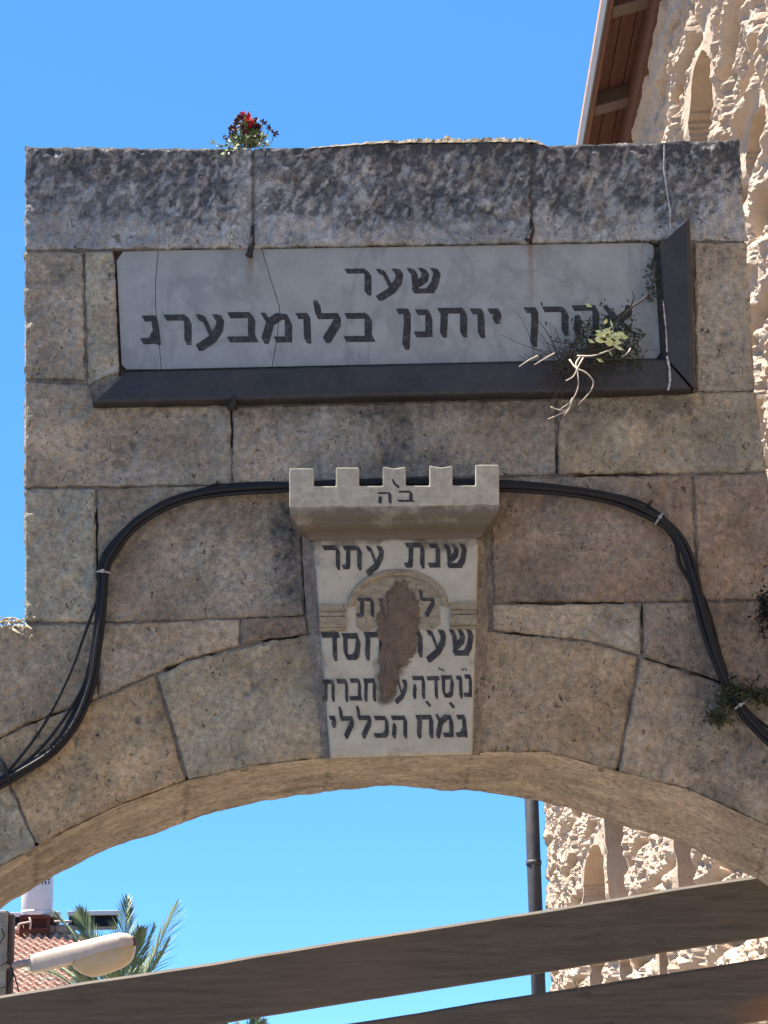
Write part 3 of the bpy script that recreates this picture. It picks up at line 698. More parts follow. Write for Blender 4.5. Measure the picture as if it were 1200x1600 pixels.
base = pc(mc); T = np.gradient(base, axis=0); T /= np.linalg.norm(T, axis=1)[:, None]
Nn = np.stack([-T[:, 2], 0*T[:, 0], T[:, 0]], 1)
arc = np.linspace(0, 1, len(base))
for k, (o1, o2, r_) in enumerate(((-.013, 0, .0085), (-.002, -.010, .0085), (.010, -.002, .0085), (-.006, .008, .007), (.006, .009, .007), (.0165, .005, .005))):
    ph = k*1.3; sp = 1+.35*np.sin(arc*31+ph)*np.exp(-((arc-.72)/.1)**2)+.16*np.sin(arc*47+ph)+.5*fbm(np.stack([arc*9+k*5, arc*0, arc*0], 1), 3)
    loose = 0
    if k == 5: loose = -.045*np.exp(-((arc-.775)/.022)**2)+.03*sstep(.93, 1, arc)
    if k == 3: loose = -.022*np.exp(-((arc-.775)/.02)**2)
    mk("cable", *tube(base+Nn*(o1*sp+loose)[:, None]+np.array([0, 1, 0])*(o2*sp)[:, None], r_, 8), CABLE, cb, True)
for pts in ([(161, 912, -.045), (140, 970, -.04), (108, 1055, -.035), (70, 1130, -.032), (30, 1185, -.032), (-5, 1222, -.032), (-60, 1262, -.03)],
            [(150, 1010, -.05), (135, 1060, -.036), (112, 1105, -.034), (72, 1160, -.032), (30, 1200, -.032), (-5, 1224, -.03), (-60, 1258, -.03)],
            [(-30, 1120, -.03), (-8, 1170, -.04), (6, 1192, -.05), (12, 1210, -.05), (14, 1222, -.045)]):
    mk("cable", *tube(pc(spline(pts, 50)), .0052, 8), CABLE, cb, True)
for (i, wd) in ((.272, .026), (.708, .026), (.918, .026)):
    k = int(i*len(base)); cpt = base[k]; th = np.linspace(0, 2*math.pi, 24, endpoint=False)
    ringp = cpt+np.cos(th)[:, None]*Nn[k]*wd+np.sin(th)[:, None]*np.array([0, 1, 0])*.024
    ringp = np.concatenate([ringp, ringp[:1], ringp[1:2]]); V = []
    for dz in (-.0035, .0035): V.append(ringp+T[k]*dz)
    V = np.stack(V, 1); mt = MB(); mt.add(V.reshape(-1, 3), gridf(len(ringp), 2))
    hp = cpt+np.array([0, -.026, 0]); mt.add(*bevelled(*box(hp[0]-.006, hp[0]+.006, hp[1]-.005, hp[1]+.004, hp[2]-.006, hp[2]+.006), .002))
    if i > .6:
        tail = [hp, hp+Nn[k]*.02+np.array([0, -.01, 0]), hp+Nn[k]*.045+T[k]*.015]
    mt.build("cable_tie", TIE, cb)
for (u, v, dx, dy) in ((1013, 790, 6, -8), (338, 757, 2, -5), (1140, 1060, 12, -4), (163, 868, -3, -4)):
    m = MB(); a = pp([(u, v)], -.03)[0]; b_ = pp([(u+dx, v+dy)], -.05)[0]; a0 = a.copy(); a0[1] = .02
    m.add(*tube(np.array([a0, a, b_]), [.006, .006, .004], 8)); m.build("cable_hook", IRON, cb, True)

# ------------------------------------------------------------------ plants on the gate
def leafq(mb, c, d, wv, L, W, fold=.25):
    c, d, wv = map(lambda a: np.asarray(a, float), (c, d, wv)); d = d/np.linalg.norm(d); wv = wv-d*wv.dot(d); wv /= np.linalg.norm(wv)+1e-9; nrm = np.cross(d, wv)
    v = [c, c+d*L*.45+wv*W/2+nrm*W*fold, c+d*L, c+d*L*.45-wv*W/2+nrm*W*fold, c+d*L*.5]
    mb.add(v, [[0, 1, 4], [1, 2, 4], [2, 3, 4], [3, 0, 4]])
def rv(): a = rng.normal(size=3); return a/np.linalg.norm(a)
GLEAF = mat_leaf("green_leaf", (.055, .095, .028), (.14, .19, .055)); DLEAF = mat_leaf("shade_dark_leaf", (.012, .022, .010), (.035, .05, .018))
STEM = plain("plant_stem", (.09, .10, .04), .7); STRAW = plain("dry_straw", (.40, .36, .30), .8, .25, 60); ROOTD = plain("dark_dry_root", (.055, .045, .038), .85, .3, 40)
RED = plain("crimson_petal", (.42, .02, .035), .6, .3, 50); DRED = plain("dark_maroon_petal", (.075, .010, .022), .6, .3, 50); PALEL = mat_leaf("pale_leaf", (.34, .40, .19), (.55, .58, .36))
fl = thing("flowering_plant", tuple(pp([(388, 228)], .12)[0]), "small red-flowered plant growing out of the top of the gate", "plant")
st, lv, rd, dr, pl = MB(), MB(), MB(), MB(), MB()
for k in range(64):
    u = 388+rng.normal()*18; hgt = max(6, 50*math.exp(-((u-385)/30)**2)*rng.uniform(.35, 1.0)); y = rng.uniform(.0, .14)
    a = pp([(388+(u-388)*.4, 231)], y)[0]; b_ = pp([(u, 228-hgt)], y+rng.uniform(-.03, .03))[0]
    mid = (a+b_)/2+rv()*.008
    st.add(*tube(spline([a, mid, b_], 6), .0017, 4, False))
    for j in range(7):
        t = rng.uniform(.2, 1); c = a+(b_-a)*t; leafq(lv if rng.random() < .7 else pl, c, rv()+np.array([0, 0, .4]), rv(), rng.uniform(.014, .026), rng.uniform(.007, .012))
    if hgt > 20 and rng.random() < .75 or k < 6:
        tgt = rd if (abs(u-389) < 9 and hgt > 30) else dr
        for j in range(9): leafq(tgt, b_, rv()+np.array([0, -.2, .8]), rv(), rng.uniform(.014, .022), .013)
c0 = pp([(389, 190)], .04)[0]
for j in range(26): leafq(rd, c0+rv()*.010, rv(), rv(), .020, .016)
for (u, v) in ((381, 184), (367, 192), (363, 198), (411, 192), (420, 201), (352, 216), (361, 211), (429, 208)):
    c0 = pp([(u, v)], .05)[0]
    for j in range(12): leafq(dr, c0+rv()*.004, rv()+np.array([0, 0, .4]), rv(), .016, .009)
    st.add(*tube(spline([pp([(388+(u-388)*.5, 230)], .06)[0], pp([(u-(u-388)*.15, v+16)], .05)[0], c0], 7), .0017, 4, False))
for k in range(26):
    c0 = pp([(rng.uniform(349, 372), rng.uniform(224, 238))], -.02)[0]; leafq(lv if k % 2 else pl, c0, rv(), rv(), .018, .011)
st.build("stem", STEM, fl); lv.build("foliage", GLEAF, fl); pl.build("young_leaves", PALEL, fl); rd.build("flower", RED, fl, label="crimson flower head"); dr.build("flower", DRED, fl, label="dark maroon buds")

wp = thing("wall_plant", tuple(pp([(905, 560)], -.05)[0]), "tangled half-dry plant hanging over the lower right corner of the marble panel", "plant")
lit, drk, dst, dl, yl = MB(), MB(), MB(), MB(), MB()
def twig(mb, pts, r, n=26):
    mb.add(*tube(pc(spline(pts, n)), np.linspace(r, r*.5, n), 6))
for pts in ([(908, 556, -.12), (900, 568, -.15), (903, 585, -.17), (903, 605, -.17), (894, 625, -.17), (875, 640, -.17)],
            [(890, 562, -.13), (900, 575, -.16), (915, 582, -.17), (927, 596, -.17), (922, 612, -.17), (904, 632, -.17)],
            [(912, 558, -.13), (904, 572, -.16), (896, 588, -.17), (884, 595, -.17)],
            [(840, 556, -.13), (826, 563, -.16), (811, 573, -.17)], [(866, 552, -.13), (850, 561, -.16), (835, 570, -.17)],
            [(902, 556, -.12), (925, 556, -.15), (945, 550, -.16), (960, 544, -.16)], [(985, 545, -.13), (980, 552, -.15), (972, 557, -.15)],
            [(895, 622, -.17), (886, 640, -.17), (868, 650, -.17), (856, 655, -.17)], [(860, 636, -.17), (876, 641, -.17), (886, 640, -.17)], [(893, 628, -.17), (890, 638, -.16), (880, 650, -.17)]):
    twig(lit, pts, .0033)
for k in range(95):
    u, v = 890+rng.normal()*16, 560+rng.normal()*10; a = rng.uniform(-2.6, .1) if k < 34 else rng.uniform(-math.pi, 0); L = rng.uniform(30, 95); bend = rng.uniform(-.5, .5)
    pts = [(u, v, -.055)]; yy = -.06
    for j in range(1, 5):
        aa = a+bend*j*.5; u += math.cos(aa)*L/4; v -= math.sin(aa)*L/4*(1 if k % 3 else -1); yy -= rng.uniform(0, .007); pts.append((u, v, yy))
    twig(drk, pts, rng.uniform(.0010, .0022), 12)
twig(drk, [(905, 555, -.05), (945, 520, -.055), (985, 482, -.06), (1008, 465, -.055), (1020, 440, -.04), (1024, 410, -.03)], .005)
twig(drk, [(985, 482, -.06), (990, 465, -.05), (988, 455, -.05)], .003); twig(drk, [(330, 0, 0)]*0 or [(880, 640, -.06), (872, 670, -.04), (868, 705, -.02)], .002)
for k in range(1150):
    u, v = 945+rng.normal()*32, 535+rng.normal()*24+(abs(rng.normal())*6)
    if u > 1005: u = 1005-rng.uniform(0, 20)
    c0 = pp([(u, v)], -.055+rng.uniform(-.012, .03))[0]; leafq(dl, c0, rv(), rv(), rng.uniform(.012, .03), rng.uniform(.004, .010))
for k in range(120):
    u, v = 1018+rng.normal()*4, rng.uniform(400, 470); c0 = pp([(u, v)], -.02)[0]; leafq(dl, c0, rv(), rv(), .018, .007)
for k in range(34):
    u, v = 955+rng.normal()*9, 527+rng.normal()*9; c0 = pp([(u, v)], -.13-rng.uniform(0, .03))[0]; leafq(yl, c0, rv()*np.array([1, .4, .5]), np.array([0, -.6, .8])+rv()*.4, rng.uniform(.022, .036), .016, .1)
for (u, v) in ((914, 474), (918, 530), (963, 541), (932, 560), (945, 513)):
    c0 = pp([(u, v)], -.15)[0]; leafq(yl, c0, (.9, 0, -.5), (0, -.6, .8), .03, .014)
lit.build("dry_root", STRAW, wp, True); drk.build("twig", ROOTD, wp, True); dl.build("shaded_foliage", DLEAF, wp); yl.build("sunlit_pale_leaves", PALEL, wp)  # shaded leaves coloured near-black, sunlit ones pale; the light is in the colour
def fern(name, label, spots, n, colm, Y=-.03, L=.03):
    o = thing(name, tuple(pp([spots[0][:2]], 0)[0]), label, "plant"); m = MB(); s_ = MB()
    for (u0_, v0_, ru, rvv) in spots:
        for k in range(n):
            u, v = u0_+rng.normal()*ru, v0_+rng.normal()*rvv; c0 = pp([(u, v)], Y-rng.uniform(0, .04))[0]
            leafq(m, c0, rv()+np.array([0, -.3, 0]), rv(), rng.uniform(.4, 1)*L, rng.uniform(.2, .4)*L)
        for k in range(6):
            s_.add(*tube(spline([pp([(u0_, v0_)], .02)[0], pp([(u0_+rng.normal()*ru*.5, v0_+rng.normal()*rvv*.5)], -.03)[0], pp([(u0_+rng.normal()*ru, v0_+rng.normal()*rvv)], -.05)[0]], 6), .0018, 4))
    m.build("foliage", colm, o); s_.build("stem", ROOTD, o)
MOSS = mat_leaf("mossy_green", (.016, .022, .010), (.05, .058, .022))
fern("moss_clump", "dark green mossy weed growing behind the cables at the right of the arch", [(1150, 1080, 16, 9), (1183, 1082, 12, 7), (1135, 1100, 9, 14), (1120, 1122, 8, 6), (1205, 1088, 14, 7)], 130, MOSS)
fern("dark_weed", "blackish dry weed at the right edge above the stone joint", [(1194, 950, 6, 14), (1204, 965, 10, 16)], 150, plain("black_weed", (.016, .015, .014), .9, .3, 40))
sw = thing("dry_grass_tuft", tuple(pp([(20, 976)], .05)[0]), "sunlit dry straw lying on the left shoulder of the gate", "dry grass"); m = MB()
for k in range(26):
    u, v = rng.uniform(-12, 30), 975-rng.uniform(0, 5); a = rng.uniform(-.5, .6); L = rng.uniform(10, 28)
    m.add(*tube(pc(spline([(u, v, rng.uniform(-.04, .1)), (u+L*.5*math.cos(a), v-L*.5*math.sin(a)-2, rng.uniform(-.04, .1)), (u+L*math.cos(a), v-L*math.sin(a)+1, rng.uniform(-.05, .1))], 7)), .0022, 5))
for k in range(9):
    m.add(*tube(pc(spline([(rng.uniform(14, 28), 981, -.03), (rng.uniform(25, 36), 980+rng.uniform(-4, 8), -.07), (rng.uniform(34, 43), 983+rng.uniform(-4, 14), -.08)], 7)), .003, 5))
m.build("straw", plain("sunbleached_straw", (.30, .255, .18), .85, .3, 60), sw)

# ------------------------------------------------------------------ timbers behind the arch
for nm, topl, hb, lab, mt in (("timber_beam", [(-190, 1589), (0, 1560), (330, 1508), (700, 1449), (1160, 1376), (1275, 1358)], 90, "upper grey-brown timber beam slanting up to the right behind the arch", WOODM),
                             ("timber_beam", [(-190, 1722), (330, 1638), (700, 1579), (1200, 1500), (1275, 1488)], 91, "lower timber beam with orange reflected sunlight painted at its right end", WOODW)):
    a = polyres([topl[0], topl[-1]], 90); tl = polyres(topl, 90); a = tl
    Y0 = 1.3; n = 90
    v_ = np.linspace(0, 1, 14)
    p0 = P(a[:, 0], a[:, 1], np.full(n, Y0)); p1 = P(a[:, 0], a[:, 1]+hb, np.full(n, Y0))
    wav = .004*fbm(p0*np.array([2.5, 1, 1])+hb, 3)
    sec = []
    for t in v_:
        q = p0*(1-t)+p1*t; q[:, 1] = Y0+.0015*fbm(q*np.array([3, 1, 40]), 3); q[:, 2] += wav*(1 if t < .5 else .6); sec.append(q)
    tb = p0.copy(); bbk = p1.copy()
    r_ = .011
    first = sec[0].copy(); sec[0][:, 1] += 0; e1 = first.copy(); e1[:, 2] += r_; e1[:, 1] += r_; sec = [None]+sec
    tbk = e1.copy(); tbk[:, 1] = Y0+.07; bk = sec[-1].copy(); bk[:, 1] = Y0+.07; bk[:, 2] -= .004
    bot0 = sec[-1].copy(); bot0[:, 2] -= .004; bot0[:, 1] += .004
    rows = [tbk, e1]+sec[1:]+[bot0, bk]
    Vv = np.stack(rows, 1); k = Vv.shape[1]
    F = gridf(n, k, flip=True)+[[i*k, i*k+k-1, (i+1)*k+k-1, (i+1)*k] for i in range(n-1)]+[list(range(k)), [(n-1)*k+j for j in range(k)][::-1]]
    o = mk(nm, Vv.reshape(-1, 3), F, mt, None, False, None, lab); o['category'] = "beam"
    if hb == 91: mk("splinter", *tube(pc(spline([(897, 1532, 1.28), (904, 1548, 1.275), (912, 1553, 1.28), (921, 1556, 1.30)], 12)), np.linspace(.002, .006, 12), 6), mt, o, True); o['group'] = "slanting timber beams behind the arch"

# ------------------------------------------------------------------ rock-faced building on the right
W = 1.7
far = PX(853, 1400, W-.02)[1]; zt = PX(988, 200, W)[2]
bld = thing("stone_building", (W+2.5, far/2, 0), "sunlit rock-faced stone building with wooden eaves behind the gate on the right", "building")
ys = np.concatenate([np.arange(.62, 5.0, .022), np.arange(5.0, far+.001, .032)]); ys[-1] = far
zs = np.arange(1.9, zt+.02, .0125)
# window recesses: (far pixel col, near pixel col, top pixel row of the crown, arched?, bottom pixel row, depth)
def yof(u, v): return PX(u, v, W)[1]
def zof(u, v): return PX(u, v, W)[2]
WIN = [(1072, 1118, 70, True, 330), (909, 944, 1321, True, 1440), (947, 979, 1240, False, 1436), (1054, 1090, 1225, False, 1410), (922, 950, 1490, False, 1560), (969, 987, 1493, False, 1560), (1165, 1200, 175, True, 270), (1030, 1050, 1480, False, 1580)]
for (uf, un, vt, ar, vb) in WIN:
    for u__ in (uf, un):
        yy_ = yof(u__, (vt+vb)/2); ys = ys[np.abs(ys-yy_) > .008]; ys = np.sort(np.append(ys, [yy_-.002, yy_+.002]))
ys = ys[ys <= far]; ys[-1] = far
Yg, Zg = np.meshgrid(ys, zs, indexing='ij'); y_, z_ = Yg.ravel(), Zg.ravel()
ch = .36; row = np.floor(z_/ch); off = (np.sin(row*12.9898)*43758.5) % 1; bw = .95
bx = y_/bw+off; col = np.floor(bx); fx = (bx-col)*bw; fz = z_-row*ch
dj = np.minimum(np.minimum(fx, bw-fx), np.minimum(fz, ch-fz)*1.3)
hid = (np.sin(row*7.13+col*3.77)*917.3) % 1
q = np.stack([y_, y_*0, z_], 1)
hrock = .085*fbm(q*np.array([1.0, 1, 2.6])+hid[:, None]*9, 4, .5, True)+.035*fbm(q*np.array([3.4, 1, 7.5]), 3)+.014*fbm(q*np.array([10, 1, 26]), 3)
boss = sstep(0, .10, dj)*(.02+.09*hid)
h = boss*.7+np.clip(hrock*.8+.02, -.06, .16)*sstep(-.03, .08, dj)+.008*fbm(q*np.array([6, 1, 17])+4, 3, .55, True)+.018*fbm(q*np.array([9, 1, 24])+14, 3, .6)
h = (h-h.mean())*.8
h = h*(1-.6*sstep(far-1.6, far-.2, y_))*(1-.6*sstep(zt-.7, zt-.1, z_))
rec = np.zeros(len(y_), bool); flat = np.zeros(len(y_))
for (uf, un, vt, ar, vb) in WIN:
    y1, y0_ = yof(uf, (vt+vb)/2), yof(un, (vt+vb)/2); zt_, zb_ = zof((uf+un)/2, vt), zof((uf+un)/2, vb)
    s_ = np.clip((y_-(y0_+y1)/2)/((y1-y0_)/2), -1, 1)
    crown = zt_-(.55*(zt_-zb_)*(1-np.sqrt(np.clip(1-s_**2, 0, 1))) if ar else 0)
    dy_ = np.maximum(np.maximum(y0_-y_, y_-y1), 0); dz_ = np.maximum(np.maximum(zb_-z_, z_-zt_), 0)
    flat = np.maximum(flat, sstep(.13, .02, np.hypot(dy_*.55, dz_*1.6)))
    if ar:
        Z2 = z_.reshape(len(ys), len(zs)); C2 = crown.reshape(len(ys), len(zs))
        for i_ in np.where((ys > y0_) & (ys < y1))[0]:
            k_ = int(np.searchsorted(zs, C2[i_, 0]))
            if 1 < k_ < len(zs)-1: Z2[i_, k_-1] = C2[i_, 0]-.0015; Z2[i_, k_] = C2[i_, 0]+.0015
        z_ = Z2.ravel()
    rec |= (y_ > y0_) & (y_ < y1) & (z_ > zb_) & (z_ < crown)
h = np.where(rec, -.30, h*(1-.85*flat))
xw = W-h
V = np.stack([xw, y_, z_], 1)
wm = MB(); nu, nv = len(ys), len(zs)
wm.add(V, gridf(nu, nv, flip=False))
# far corner, the rest of the wall and the other faces of the house
fe = np.arange((nu-1)*nv, nu*nv); back_ = V[fe].copy(); back_[:, 0] = W+.6
wm.add(np.concatenate([V[fe], back_]), [[i, i+1, nv+i+1, nv+i] for i in range(nv-1)])
bv, bf = box(W+.34, W+6, .62, far-.02, 0, zt-.1); wm.add(bv, bf)
bv, bf = bevelled(*box(W-.02, W+6, .60, far-.03, 0, 1.92), .02); wm.add(bv, bf)
bv, bf = bevelled(*box(W-.01, W+6, -5, .60, 0, zt-.05), .03); wm.add(bv, bf)
wm.build("wall", ROCK, bld)
# eaves
ov = .295
def eave_z(xx): return zt+.02+(xx-(W-ov))*.28
sf = MB(); xe = np.linspace(W-ov+.02, W+.12, 5)
for a, b_ in zip(xe[:-1], xe[1:]-.006):
    sf.add([(a, -5, eave_z(a)+.10), (b_, -5, eave_z(b_)+.10), (b_, far+.45, eave_z(b_)+.10), (a, far+.45, eave_z(a)+.10), (a, -5, eave_z(a)+.12), (b_, -5, eave_z(b_)+.12), (b_, far+.45, eave_z(b_)+.12), (a, far+.45, eave_z(a)+.12)],
           [[0, 1, 2, 3][::-1], [4, 5, 6, 7], [0, 1, 5, 4], [1, 2, 6, 5], [2, 3, 7, 6], [3, 0, 4, 7]])
sf.build("soffit_boards", EAVEW, bld)
yr = PX(900, 203, W-ov/2)[1]; yr2 = PX(920, 63, W-ov/2)[1]; stp = abs(yr-yr2)
raf = MB(); raf.add([(W-ov+.03, -.07, -.10), (W+.15, -.07, -.10+.0), (W+.15, .07, -.10), (W-ov+.03, .07, -.10), (W-ov+.03, -.07, .0), (W+.15, -.07, .0), (W+.15, .07, .0), (W-ov+.03, .07, .0)],
                    [[0, 1, 2, 3][::-1], [4, 5, 6, 7], [0, 1, 5, 4], [1, 2, 6, 5], [2, 3, 7, 6], [3, 0, 4, 7]])
proto = None; k = 0; y0r = yr-math.floor((yr+4.5)/stp)*stp
while y0r+k*stp < far+.3:
    if proto is None:
        vv = np.concatenate(raf.v).copy(); vv[:, 1] += y0r; vv[:, 2] += np.array([eave_z(a)+.097 for a in vv[:, 0]]); proto = mk("rafter", vv, raf.f, RAFTW, bld); bl0 = proto.location.copy()
    else:
        c = proto.copy(); S.collection.objects.link(c); c.parent = bld; c.location = bl0+Vector((0, k*stp, 0))
    k += 1
bv, bf = box(W-.045, W+.03, -5, far+.2, zt-.10, zt+.10+.28*ov); mk("wall_plate", *bevelled(bv, bf, .006), EAVEW, bld)
fa = MB(); fa.add(*bevelled(*box(W-ov-.005, W-ov+.022, -5, far+.45, zt-.005, zt+.15), .004)); fa.build("fascia", EAVEW, bld)
gm_ = MB(); gm_.add(*bevelled(*box(W-ov-.022, W-ov-.006, -5, far+.5, zt-.010, zt+.16), .004)); gm_.build("drip_edge", GUTTER, bld)
b = NB("clay_roof_tiles"); c = b.mix(b.mr(b.noise(6, 5), .3, .7, 0, 1), (.30, .16, .115), (.40, .26, .20)); c = b.mix(b.mr(b.noise(3, 4), .55, .7, 0, .6), c, (.42, .34, .29)); b.bump(b.noise(40, 4), .4, .01); TILE = b.fin(c, .85, .2)
rfv = [(W-ov-.02, -5.1, zt+.155), (W+3.1, -5.1, zt+1.2), (W+6.6, -5.1, zt+.12), (W-ov-.02, far+.5, zt+.155), (W+3.1, far+.5, zt+1.2), (W+6.6, far+.5, zt+.12)]
rfv += [(a, c_, d_+.06) for a, c_, d_ in rfv]
mk("roof", rfv, [[0, 3, 4, 1], [1, 4, 5, 2], [6, 7, 10, 9], [7, 8, 11, 10], [0, 1, 7, 6], [1, 2, 8, 7], [3, 9, 10, 4], [4, 10, 11, 5], [0, 6, 9, 3], [2, 5, 11, 8]], TILE, bld)
# wooden shutter leaf inside the arched window above the gate
w0 = PX(1112, 205, W+.12)
sh = MB(); sh.add(*bevelled(*box(W+.10, W+.13, yof(1118, 200), yof(1100, 200), zof(1100, 330), zof(1100, 180)), .005)); sh.build("shutter", plain("dark_shutter_wood", (.09, .06, .045), .8), bld)
# drain pipe at the far corner
dpx = PX(836, 1400, W)
pt = P(np.array([815, 826, 834, 846, 868]), np.array([1000, 1250, 1400, 1550, 1900]), np.full(5, far+.30))
pt = np.stack([pt[:, 0].mean()+0*pt[:, 0], pt[:, 1], pt[:, 2]], 1)
pipe = MB(); pxx = P(836, 1400, far+.05)[0]
pipe.add(*tube([(pxx, far+.05, 0), (pxx, far+.05, zt*.5), (pxx, far+.05, zt+.06)], .078, 16))
for zz in (1.5, P(832, 1352, far+.05)[2], P(832, 1352, far+.05)[2]+2.0): pipe.add(*tube([(pxx, far+.05, zz), (pxx, far+.05, zz+.02), (pxx, far+.05, zz+.05)], .086, 16))
pipe.build("downpipe", PIPEM, bld, True)

# ------------------------------------------------------------------ street lamp on a concrete post
YL = 12.4
lamp = thing("street_lamp", tuple(P(5, 1500, YL)*np.array([1, 1, 0])), "cream cobra-head street lamp on a short arm from a grey post at lower left", "street lamp")
CONC = plain("grey_concrete", (.23, .215, .185), .9, .3, 8, bump=.5); CREAM = plain("cream_enamel", (.42, .355, .29), .5, .12, 10, .4); DMET = plain("dark_rusty_metal", (.07, .05, .045), .8, .3, 20)
b = NB("yellowed_lamp_bowl"); b.p.inputs['Transmission Weight'].default_value = 0.0; c = b.mix(b.mr(b.noise(5, 3), .3, .7, 0, 1), (.36, .285, .175), (.43, .35, .225)); LENS = b.fin(c, .35, .4)
a0, a1 = P(-24, 1424, YL), P(15, 1424, YL)
bv, bf = bevelled(*box(a0[0], a1[0], YL-.10, YL+.14, 0, a1[2]), .02); mk("post", bv, bf, CONC, lamp)
d0, d1 = P(16, 1430, YL), P(22.5, 1430, YL)
bv, bf = bevelled(*box(d0[0], d1[0], YL-.06, YL+.06, 0, a1[2]-.03), .006); mk("conduit", bv, bf, DMET, lamp)
m = MB()
for pts in ([(2, 1450, -.12), (6, 1462, -.13), (1, 1472, -.13), (-4, 1478, -.12)], [(14, 1485, -.12), (12, 1500, -.15), (2, 1508, -.14), (-10, 1510, -.12)], [(20, 1512, -.1), (18, 1530, -.14), (8, 1541, -.15), (-8, 1543, -.12)], [(21, 1520, -.09), (26, 1536, -.10), (30, 1550, -.09)]):
    p3 = np.array(pts); p3[:, 2] += YL; m.add(*tube(pc(spline(p3, 20)), .006, 6))
m.build("cable", CABLE, lamp, True)
ar = spline([(-12, 1514, YL-.05), (15, 1510, YL-.03), (35, 1506, YL), (56, 1502, YL)], 20); mk("arm", *tube(pc(ar), .032, 12), plain("grey_galvanised_pipe", (.30, .27, .25), .6), lamp, True)
tl = [(46, 1497), (49, 1492), (70, 1486), (100, 1478), (150, 1466), (186, 1458), (200, 1459), (208, 1464), (212, 1472)]
bl = [(46, 1505), (49, 1519), (70, 1516), (112, 1505), (160, 1491), (186, 1484), (200, 1480), (208, 1477.5), (212, 1476)]
lens_b = [(112, 1505), (116, 1514), (126, 1521), (140, 1526), (152, 1526), (172, 1520), (192, 1512), (204, 1503), (210, 1492), (212, 1477)]
n = 60; uu = 46+(212-46)*(.5-.5*np.cos(np.linspace(0, math.pi, n)))
wl = np.interp(uu, [46, 52, 80, 150, 190, 206, 212], [.05, .08, .095, .135, .135, .10, .04])
zt_ = P(uu, np.interp(uu, *zip(*tl)), np.full(n, YL)); zb_ = P(uu, np.interp(uu, *zip(*bl)), np.full(n, YL)); k = 20; th = np.linspace(0, math.pi, k); V = np.zeros((n, k, 3))
for j in range(k):
    V[:, j] = zb_+(zt_-zb_)*np.sin(th[j])**.6; V[:, j, 1] = YL-wl*np.sign(np.cos(th[j]))*np.abs(np.cos(th[j]))**.6
hm = MB(); hm.add(V.reshape(-1, 3), gridf(n, k)); bb_ = np.stack([V[:, 0], V[:, -1]], 1); hm.add(bb_.reshape(-1, 3), gridf(n, 2, flip=True)); hm.add(V[0], [list(range(k))]); hm.add(V[-1], [list(range(k))[::-1]])
head = hm.build("lamp_head", CREAM, lamp, True)
uu = 112+100*(.5-.5*np.cos(np.linspace(0, math.pi, 40))); n = 40
zt_ = P(uu, np.interp(uu, *zip(*bl))-.5, np.full(n, YL)); zb_ = P(uu, np.interp(uu, *zip(*lens_b))+.01, np.full(n, YL)); wl = np.interp(uu, [112, 122, 190, 206, 212], [.05, .115, .115, .085, .03]); V = np.zeros((n, k, 3))
for j in range(k):
    V[:, j] = zt_+(zb_-zt_)*np.sin(th[j])**.75; V[:, j, 1] = YL-wl*np.sign(np.cos(th[j]))*np.abs(np.cos(th[j]))**.55
mk("bowl", V.reshape(-1, 3), gridf(n, k, flip=True), LENS, head, True)
cpz = P(np.array([205, 213]), np.array([1465, 1479]), np.array([YL, YL]))
bv, bf = bevelled(*box(cpz[0, 0], cpz[1, 0], YL-.06, YL+.06, cpz[1, 2], cpz[0, 2]), .012); mk("latch", bv, bf, DMET, head)

# ------------------------------------------------------------------ tiled house with a solar water heater, far left
YH = 33.0
hz = P(20, 1456, YH)[2]; xl = P(-120, 1456, YH)[0]; xr = P(118, 1456, YH)[0]
hs = thing("tiled_house", ((xl+xr)/2, YH, 0), "house with a sunlit wavy red tile roof far behind the arch at lower left", "house")
run = 3.2; rise = run*.47
nu, nr = int((xr-xl+.6)/.022), int(run/math.cos(math.atan(.47))/.014)
xx = np.linspace(xl-.1, xr+.25, nu); ss = np.linspace(0, 1, nr)
X, Sx = np.meshgrid(xx, ss, indexing='ij')
nrow = 16; fr = (Sx*nrow) % 1
lift = .024*np.cos(X*2*math.pi/.15)+.06*fr**.7
Vt = np.stack([X, YH-run*Sx, hz-rise*Sx+lift-.05], -1).reshape(-1, 3)
rmesh = MB(); rmesh.add(Vt, gridf(nu, nr, flip=True))
xx2 = np.linspace(xl-.1, xr+.25, 60)
bx_, fx_ = box(xl-.1, xr+.25, YH-.02, YH+run, hz-rise-.2, hz-rise-.1)
rmesh.add([(xl-.1, YH-.02, hz-.1), (xr+.25, YH-.02, hz-.1), (xr+.25, YH+run, hz-rise-.1), (xl-.1, YH+run, hz-rise-.1)], [[0, 1, 2, 3]])
roof = rmesh.build("roof", TILE, hs)
rd_ = MB(); nrt = int((xr-xl)/.33)
for k in range(nrt):
    a = xl+k*.33; rd_.add(*tube([(a, YH, hz+.01), (a+.05, YH, hz+.02), (a+.30, YH, hz+.01), (a+.345, YH, hz+.005)], [.085, .095, .085, .075], 12))
rd_.build("ridge_tiles", TILE, roof, True)
wl_ = MB(); wl_.add([(xl+.2, YH-run+.4, 0), (xr-.1, YH-run+.4, 0), (xr-.1, YH+run-.4, 0), (xl+.2, YH+run-.4, 0), (xl+.2, YH-run+.4, hz-rise+.1), (xr-.1, YH-run+.4, hz-rise+.1), (xr-.1, YH+run-.4, hz-rise+.1), (xl+.2, YH+run-.4, hz-rise+.1), (xl+.2, YH, hz-.2), (xr-.1, YH, hz-.2)],
    [[0, 1, 5, 4], [2, 3, 7, 6], [1, 2, 6, 9, 5], [3, 0, 4, 8, 7]])
wl_.build("wall", plain("cream_render", (.52, .46, .38), .9, .15, 3), hs)
sh = thing("solar_water_heater", tuple(P(58, 1452, YH+.4)), "white water tank on a rusty stand with dark solar collectors on the tiled roof", "water heater")
